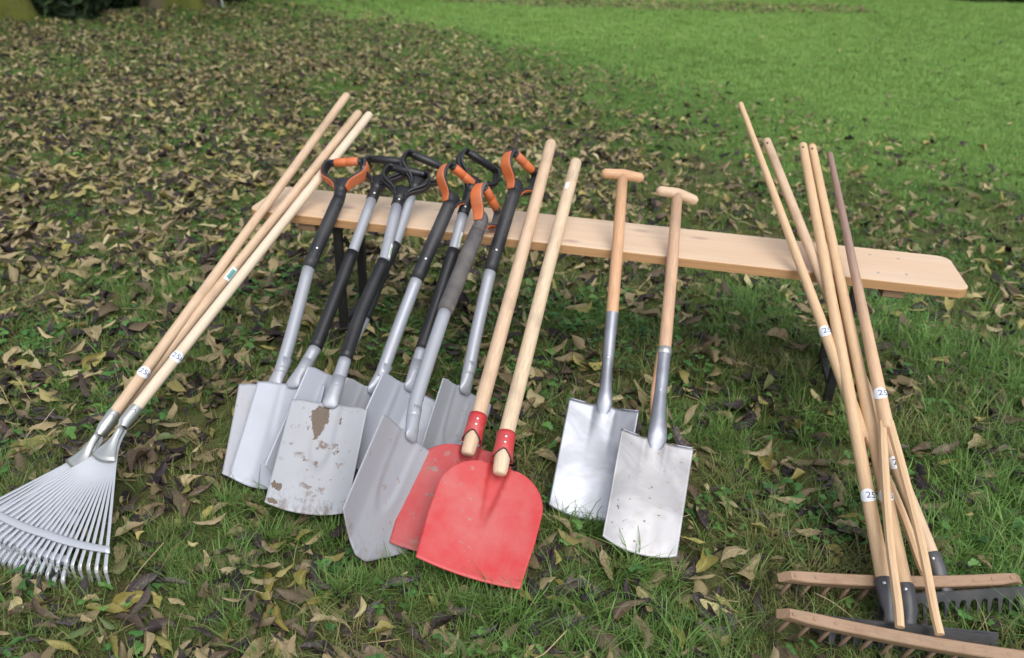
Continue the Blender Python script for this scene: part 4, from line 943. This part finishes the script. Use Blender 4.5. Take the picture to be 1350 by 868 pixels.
# --- grass, near and middle distance
X_, Y_ = [], []
for a, b, d in ((.55, 1.7, 2700), (1.7, 3.0, 2300), (3.0, 4.6, 1300)):
    x, y = field(a, b, d); X_.append(x); Y_.append(y)
x, y = np.concatenate(X_), np.concatenate(Y_)
lit = litter_amount(x, y); cl = nz2(x, y, .16, 11) * .65 + nz2(x, y, .5, 12) * .35
right = sstep(-.4, 1.3, x) * .55
keep = RNG.random(len(x)) < np.clip(.15 + 1.05 * sstep(.30, .60, cl + .10 * right + .16 * (1 - lit) - .03 * sstep(2.2, 3.6, y) * lit * (1 - .5 * right)), 0, 1)
x, y, cl, right, lit = x[keep], y[keep], cl[keep], right[keep], lit[keep]
clr = surf_clear(x, y); idx = np.where(RNG.random(len(x)) < .17 + .20 * right * (y < 2.6), RNG.integers(5, 8, len(x)), RNG.integers(0, 5, len(x)))
idx = np.where(lit < .3, RNG.integers(0, 5, len(x)), idx)
scl = RNG.uniform(.65, 1.2, len(x)) * (.74 + .3 * right) * np.where(y > 3, .85, 1); hmax = np.where(idx < 5, .075, .125); scl = np.minimum(scl, clr / hmax); k = scl > .22
place('grass', near_t, 8, x[k], y[k], gh(x[k], y[k]), .16, scl[k], np.clip(.12 + .50 * nz2(x, y, .3, 5)[k] + .18 * right[k] + RNG.normal(0, .14, k.sum()) + .22 * (1 - lit[k]), 0, 1), idx[k])
# --- a few tufts grown up in front of the blades' lower edges
X_, Y_ = [], []
for Gp, N, X, hw, h in FOOT:
    a = N - Gp; n = 44; t = RNG.uniform(-hw * 1.1, hw * 1.1, n); s = RNG.uniform(-.16, -.035, n); X_.append(Gp[0] + a[0] * s + X[0] * t); Y_.append(Gp[1] + a[1] * s + X[1] * t)
x, y = np.concatenate(X_), np.concatenate(Y_); k = surf_clear(x, y) > .08; x, y = x[k], y[k]
place('edge_grass', near_t, 8, x, y, gh(x, y), .2, RNG.uniform(.55, 1.1, len(x)), RNG.uniform(.15, .8, len(x)))
# --- grass, far
X_, Y_ = [], []
for a, b, d in ((4.6, 7., 1150), (7., 16.5, 520)):
    x, y = field(a, b, d); X_.append(x); Y_.append(y)
x, y = np.concatenate(X_), np.concatenate(Y_); lit = litter_amount(x, y); cl = nz2(x, y, .3, 21) * .6 + nz2(x, y, 1.1, 22) * .4
k = RNG.random(len(x)) < np.clip((sstep(.34, .64, cl) * .75 + .16) * lit + .98 * (1 - lit), 0, 1); x, y, lit = x[k], y[k], lit[k]
place('lawn_grass', far_t, 4, x, y, gh(x, y), .12, RNG.uniform(.8, 1.05, len(x)) * (1 + .35 * (y > 7)), np.clip(.40 + .16 * sstep(5, 12, y) + .10 * nz2(x, y, .8, 6) + .22 * nz2(x, y, 1.7, 8) + .34 * (1 - lit) + RNG.normal(0, .09, len(x)), 0, 1))
# --- moss and low thatch
x, y = field(.55, 4.6, 900); k = RNG.random(len(x)) < .35 + .65 * sstep(.35, .6, nz2(x, y, .25, 31)); x, y = x[k], y[k]; k = surf_clear(x, y) > .03; x, y = x[k], y[k]
place('moss', moss_v, 4, x, y, gh(x, y), .15, RNG.uniform(.8, 1.5, len(x)), np.clip(nz2(x, y, .2, 33) + RNG.normal(0, .2, len(x)), 0, 1))
# --- broad-leaved weeds in patches
x, y = field(.55, 4.6, 420); k = RNG.random(len(x)) < .06 + .9 * sstep(.55, .78, nz2(x, y, .28, 41)); x, y = x[k], y[k]; k = surf_clear(x, y) > .06; x, y = x[k], y[k]
place('weeds', weed_v, 6, x, y, gh(x, y) + .004, .2, RNG.uniform(.4, 1.0, len(x)) * np.where(y > 3, .7, 1.), RNG.uniform(0, 1, len(x)))
# --- dry stalks
x, y = field(.8, 4., 26); k = surf_clear(x, y) > .05; x, y = x[k], y[k]
place('dry_stalks', stalk_v, 5, x, y, gh(x, y) + .022, .25, RNG.uniform(.4, 1.1, len(x)), RNG.random(len(x)))

# --- fallen leaves: the 300 nearest ones are objects of their own, the rest is litter
LEAF_ME = []
for s in range(40):
    vs, fs, uv = leaf_geo(500 + s)
    me = src_mesh('fallen_leaf', vs, fs, 'leaf_tan', uv); LEAF_ME.append(me)
TOOLS = [((-1.02, 1.42), 'the leaf rake heads'), ((-.62, 1.68), 'the leftmost spade blades'), ((-.5, 1.55), 'the mud-stained spade blade'), ((-.29, 1.42), 'the pointed grey spade'), ((-.07, 1.36), 'the red shovels'), ((.2, 1.58), 'the shiny T-handled spade'), ((.33, 1.46), 'the speckled T-handled spade'), ((.66, 1.3), 'the hay rake beams'), ((.95, 1.25), 'the rake sockets'), ((1.15, 1.5), 'the long iron rake bar')]
NAMES = ['dark purple-brown', 'brown', 'tan', 'olive yellow', 'green']
placed = []
def drop_leaf(x, y, yaw, size, c, lift, tilt=.22):
    me = LEAF_ME[random.randrange(40)]; o = bpy.data.objects.new('fallen_leaf', me); COL.objects.link(o)
    o.location = (x, y, float(gh(x, y)) + lift); o.rotation_euler = (random.gauss(0, tilt * 1.6), random.gauss(0, tilt), yaw); s = size; o.scale = (s, s * random.uniform(.85, 1.15), s)
    o.material_slots[0].link = 'OBJECT'; o.material_slots[0].material = MATS['leaf_' + NAMES[c]]
    (tx, ty), nm = min(TOOLS, key=lambda t: (t[0][0] - x) ** 2 + (t[0][1] - y) ** 2); dx, dy = x - tx, y - ty; dd = math.hypot(dx, dy)
    w = 'in front of' if dy < -abs(dx) else 'behind' if dy > abs(dx) else 'left of' if dx < 0 else 'right of'
    sz = 'large ' if size > .095 else 'small ' if size < .068 else ''
    fa = 'just ' if dd < .16 else 'well ' if dd > .42 else ''
    tag(o, '%s%s willow leaf lying %s%s %s' % (sz, NAMES[c], '' if fa == 'close ' else fa, w, nm), 'leaf', 'fallen leaves in the grass nearest the viewer'); placed.append((x, y))
for x, y, yaw, size, c in [[-0.4714, 1.258, -1.0, 0.09, 3], [-0.6112, 1.3891, 0.06, 0.079, 2], [-0.3746, 1.2505, 0.05, 0.075, 2], [-0.555, 1.2898, -1.71, 0.064, 1], [-0.7962, 1.1689, -0.98, 0.081, 3], [-0.7371, 1.1777, -1.31, 0.062, 2], [-0.8968, 1.1504, -0.31, 0.091, 3], [-0.7265, 1.5633, 0.49, 0.092, 2], [-0.9096, 1.5139, 0.65, 0.077, 2], [0.0502, 1.3443, -0.61, 0.072, 3], [0.2478, 1.4568, -1.39, 0.101, 2], [0.5842, 1.4682, 0.76, 0.12, 2], [0.757, 1.7466, -0.07, 0.108, 2], [0.7413, 1.8846, -1.72, 0.12, 3], [0.7328, 1.9374, 0.69, 0.107, 2], [0.6623, 1.6131, -0.35, 0.08, 3], [0.5096, 1.6439, -1.36, 0.104, 0], [0.4711, 1.4446, 0.06, 0.073, 2], [0.3796, 1.2604, -1.27, 0.076, 3], [1.2838, 1.9821, 0.49, 0.12, 1], [1.3862, 2.0002, 0.72, 0.12, 2], [0.485, 1.7421, -1.2, 0.099, 1], [-0.9807, 1.1908, -0.15, 0.076, 0], [-0.9798, 1.2566, -0.46, 0.093, 1], [-0.5169, 1.6103, -1.57, 0.12, 1], [-0.5811, 1.5173, -1.41, 0.114, 0], [-0.5962, 1.4438, 0.85, 0.071, 0], [-0.4787, 1.5153, 0.84, 0.073, 3], [-0.7948, 1.6765, 0.81, 0.081, 1], [-0.8308, 1.6142, -1.01, 0.116, 1], [-0.0924, 1.2004, -1.06, 0.086, 4], [-0.1704, 1.2262, -0.72, 0.08, 0], [-0.2496, 1.2364, 0.5, 0.065, 3], [0.1671, 1.2849, 0.56, 0.089, 0], [0.2877, 1.3236, 0.72, 0.108, 1], [0.8851, 1.632, -0.21, 0.073, 2], [0.1439, 1.5877, -0.88, 0.079, 2], [0.1102, 1.8461, -0.61, 0.092, 2], [0.897, 2.0705, -1.65, 0.12, 3], [-1.4447, 2.4462, -1.06, 0.12, 2], [-1.4373, 2.0644, 0.07, 0.102, 1], [-1.5637, 2.2334, -0.33, 0.12, 3], [0.9933, 1.6103, -1.56, 0.085, 2], [1.4608, 1.9574, 0.07, 0.101, 1], [1.323, 1.8112, -0.98, 0.074, 0], [0.5154, 1.3579, -0.82, 0.073, 3], [0.3557, 1.3494, -1.43, 0.083, 0], [-0.7429, 1.3583, 0.06, 0.068, 0], [-0.9991, 1.5194, -0.36, 0.09, 1], [-1.1734, 1.4823, 0.06, 0.078, 1]]:
    drop_leaf(x, y, yaw, size, c, .030 if c else .024, .14)
tries = 0
while len(placed) < 300 and tries < 6000:
    tries += 1
    y = .95 + 1.05 * random.random() ** 1.1; x = random.uniform(-.74 * y - .2, .74 * y + .2)
    if float(surf_clear(V([x]), V([y]))[0]) < 8 or random.random() < .35 * float(sstep(.0, .5, np.float64(x))) : continue
    if any((x - a) ** 2 + (y - b) ** 2 < .028 ** 2 for a, b in placed): continue
    if nz2(V([x]), V([y]), .22, 51)[0] < .42 and random.random() < .85: continue
    drop_leaf(x, y, random.uniform(0, 6.28), random.choice((random.uniform(.045, .07), random.uniform(.06, .11), random.uniform(.075, .125))), random.choices(range(5), (.40, .24, .17, .14, .05))[0], random.uniform(.006, .032))
X_, Y_ = [], []
for a, b, d in ((.9, 2.05, 420), (2.05, 3.2, 640), (3.2, 5.2, 800), (5.2, 13.2, 800)):
    x, y = field(a, b, d); X_.append(x); Y_.append(y)
x, y = np.concatenate(X_), np.concatenate(Y_); lit = litter_amount(x, y); left = 1 - sstep(-.3, 1.4, x)
patch = nz2(x, y, .22, 51) * .6 + nz2(x, y, .7, 52) * .4
pr = lit * 1.35 * (.30 + .70 * sstep(.34, .62, patch + .12 * left)) * (.55 + .45 * left) * np.where(y < 2.05, .75, 1.) + .012 * (y > 3) + .75 * ((y > 11.9 + .10 * x) & (y < 13.0 + .10 * x) & (x > -1.2) & (x < 5.))
k = (RNG.random(len(x)) < pr) & (surf_clear(x, y) > 8); x, y, left = x[k], y[k], left[k]
tn = RNG.choice([.05, .16, .3, .46, .55, .72, .88, .98], len(x), p=[.14, .14, .16, .22, .12, .11, .08, .03]) + RNG.normal(0, .03, len(x))
place('leaf_litter', leaf_v, 28, x, y, gh(x, y) + RNG.uniform(.004, .034, len(x)), .42, RNG.uniform(.035, .105, len(x)) * np.clip(1.15 - .065 * y, .68, 1.) * np.where(y < 2.05, .75, 1.), np.clip(tn, 0, 1))

# dark rotting leaves lying flat beneath the grass
x, y = field(.8, 3.2, 420); k = (RNG.random(len(x)) < .25 + .75 * sstep(.35, .6, nz2(x, y, .2, 61))) & (surf_clear(x, y) > .02); x, y = x[k], y[k]
place('rotting_leaves', leaf_v, 28, x, y, gh(x, y) + RNG.uniform(.001, .012, len(x)), .16, RNG.uniform(.05, .10, len(x)), np.clip(RNG.choice([.02, .1, .2, .3, .42], len(x)) + RNG.normal(0, .03, len(x)), 0, 1))

# ------------------------------------------------------------ trees and hedges at the back
def leaf_cards(n, cen, rad, size, seed, flat=1.):
    r = np.random.default_rng(seed); d = r.normal(size=(n, 3)); d /= np.linalg.norm(d, axis=1)[:, None]; q = r.random(n) ** .45
    c = V(cen) + d * q[:, None] * V(rad); a = r.normal(size=(n, 3)); a /= np.linalg.norm(a, axis=1)[:, None]; b = np.cross(a, r.normal(size=(n, 3))); b /= np.linalg.norm(b, axis=1)[:, None]
    s = size * r.uniform(.5, 1.2, n)[:, None]
    v = np.stack([c - a * s, c + b * s * .32, c + a * s, c - b * s * .32], 1).reshape(-1, 3); f = (np.arange(n * 4).reshape(n, 4)).tolist(); return v, f
def fol(name, base, dark):
    m = NB(name); g = m.n('ShaderNodeNewGeometry'); f = g.outputs['Random Per Island']; m.out(m.ramp(f, [(0., dark), (1., base)]), .7, 0, .25); return m
fol('dark_foliage', (.035, .065, .022), (.008, .016, .008)); fol('autumn_foliage', (.16, .15, .03), (.05, .07, .015)); fol('dry_foliage', (.14, .08, .03), (.03, .02, .012))
def tree(label, loc, r0, H, lean, seed):
    random.seed(seed); x, y = loc; z0 = float(gh(x, y)); t = thing('tree', label, 'tree', (x, y, z0 - .05), group='mossy trees at the top left edge')
    pts = [V((x, y, z0 - .1)), V((x, y, z0 + .12)), V((x + lean * .1, y, z0 + .45)), V((x + lean * .3, y, z0 + 1.4)), V((x + lean, y, z0 + H * .6)), V((x + lean * 1.6, y + .2, z0 + H))]
    rr = [r0 * 1.6, r0 * 1.4, r0 * 1.12, r0, r0 * .75, r0 * .3]; P = catmull(pts, 6); rr2 = np.interp(np.linspace(0, 5, len(P)), range(6), rr)
    vs, fs, uv = tube(P, list(rr2), 40); vs = V(vs); c = V((x, y, 0)); 
    for i in range(len(vs)):      # root flares and furrows
        a = math.atan2(vs[i][1] - y, vs[i][0] - x); hh = max(0, vs[i][2] - z0); k = 1 + .22 * math.exp(-hh * 2.6) * math.sin(a * 5 + seed) + .025 * math.sin(a * 23 + hh * 3)
        ax = P[min(len(P) - 1, i // 40)]; vs[i][:2] = ax[:2] + (vs[i][:2] - ax[:2]) * k
    mesh('trunk', vs, fs, 'mossy_bark', t)
    A = Acc(); 
    for k in range(7):
        a = k * 2.4 + seed; b0 = lerp(pts[3], pts[4], .35 + .1 * k); e = b0 + V((math.cos(a) * 1.8, math.sin(a) * 1.8, 1.1)); Acc
        vs, fs, uv = tube(catmull([b0, lerp(b0, e, .5) + V((0, 0, .25)), e], 4), list(np.linspace(r0 * .34, .03, 9)), 10)
        mesh('limb', vs, fs, 'mossy_bark', t)
        A.add(*leaf_cards(900, e + V((0, 0, .3)), (1.1, 1.1, .7), .09, seed * 10 + k))
    A.add(*leaf_cards(2500, pts[5], (1.6, 1.6, 1.1), .09, seed)); A.build('crown', 'autumn_foliage', t, smooth=False)
tree('thick mossy tree trunk with flaring roots at the left edge of the photo', (-5.42, 8.7), .33, 6.5, -.3, 3)
tree('mossy tree trunk on the leaf-covered mound, second tree from the left', (-3.78, 9.5), .235, 7., .2, 5)
def shrub(label, loc, rad, n, mat='dark_foliage', name='shrub', cat='shrub', seed=0, group=None, lumps=9):
    x, y = loc; z0 = float(gh(x, y)); t = thing(name, label, cat, (x, y, z0), group=group); r = random.Random(seed); A = Acc()
    for k in range(lumps):
        a, q = r.uniform(0, 6.28), r.random() ** .5 * .62; c = (x + math.cos(a) * q * rad[0], y + math.sin(a) * q * rad[1], z0 + rad[2] * r.uniform(.02, .9))
        s = r.uniform(.38, .6); A.add(*leaf_cards(n // lumps, c, (rad[0] * s, rad[1] * s, rad[2] * .42), .085, seed * 31 + k))
    A.add(*leaf_cards(n // 3, (x, y, z0 + rad[2] * .2), (rad[0] * .95, rad[1] * .9, rad[2] * .35), .10, seed * 7 + 3))
    A.build('foliage', mat, t, smooth=False)
    for k in range(5):
        a = k * 1.3 + seed; vs, fs, _ = tube([(x + math.cos(a) * .08, y + math.sin(a) * .08, z0 - .05), (x + math.cos(a) * .35 * rad[0], y + math.sin(a) * .35 * rad[1], z0 + rad[2] * .8)], [.035, .015], 8); mesh('stem', vs, fs, 'mossy_bark', t)
    return t
shrub('dark evergreen shrub between the two mossy trunks', (-4.78, 8.98), (.42, .35, 1.2), 9000, seed=1)
shrub('dark bush between the white stakes and the mossy trunks', (-4.45, 9.95), (.75, .4, 1.5), 9000, seed=2)
shrub('dark bush right of the leaf-covered mound', (-3.45, 10.75), (.5, .3, 1.4), 9000, seed=3)
shrub('low brown-leaved bush on the grassy hump behind the lawn', (-3.12, 10.95), (.22, .2, .3), 2200, 'dark_foliage', seed=4, lumps=5)
shrub('dark bush far back behind the leaf strip at the lawn edge', (-1.9, 12.25), (1.0, .4, 1.6), 9000, seed=5)
hx = [(1.2, 14.3), (3.4, 14.9), (5.6, 15.0), (7.4, 14.8), (9.2, 14.75), (11.2, 14.6)]
HL = ['first', 'second', 'third', 'fourth', 'fifth', 'last']
for i, (a, b) in enumerate(hx):
    shrub('dark hedge bush bordering the far side of the lawn, %s from the left' % HL[i], (a, b), (1.5, .55, 1.9), 9000, seed=20 + i, name='hedge_bush', cat='hedge', group='hedge bushes along the far edge of the lawn')
# thin pale stakes leaning by the second tree
for (x, y, tx, lab) in ((-3.41, 9.86, -.22, 'thin pale stake leaning right beside the mossy mound, left one of two'), (-3.2, 10.86, -.12, 'thin pale stake right one of two, further back above the grassy patch')):
    z0 = float(gh(x, y)); t = thing('stake', lab, 'stake', (x, y, z0), group='pale stakes by the mossy trees')
    vs, fs, _ = tube([(x, y, z0 - .05), (x + tx * .4, y, z0 + .6), (x + tx, y + .02, z0 + 1.35), (x + tx, y + .02, z0 + 1.36)], [.015, .015, .015, .008], 10); mesh('pole', vs, fs, 'sticker_white', t)
    vs, fs, _ = tube([(x + tx * .92, y + .018, z0 + 1.24), (x + tx * .99, y + .02, z0 + 1.345)], [.0165, .0165], 10); mesh('end_cap', vs, fs, 'ring_dark', t)
for o in list(bpy.data.objects):
    if '_local' in o: del o['_local']
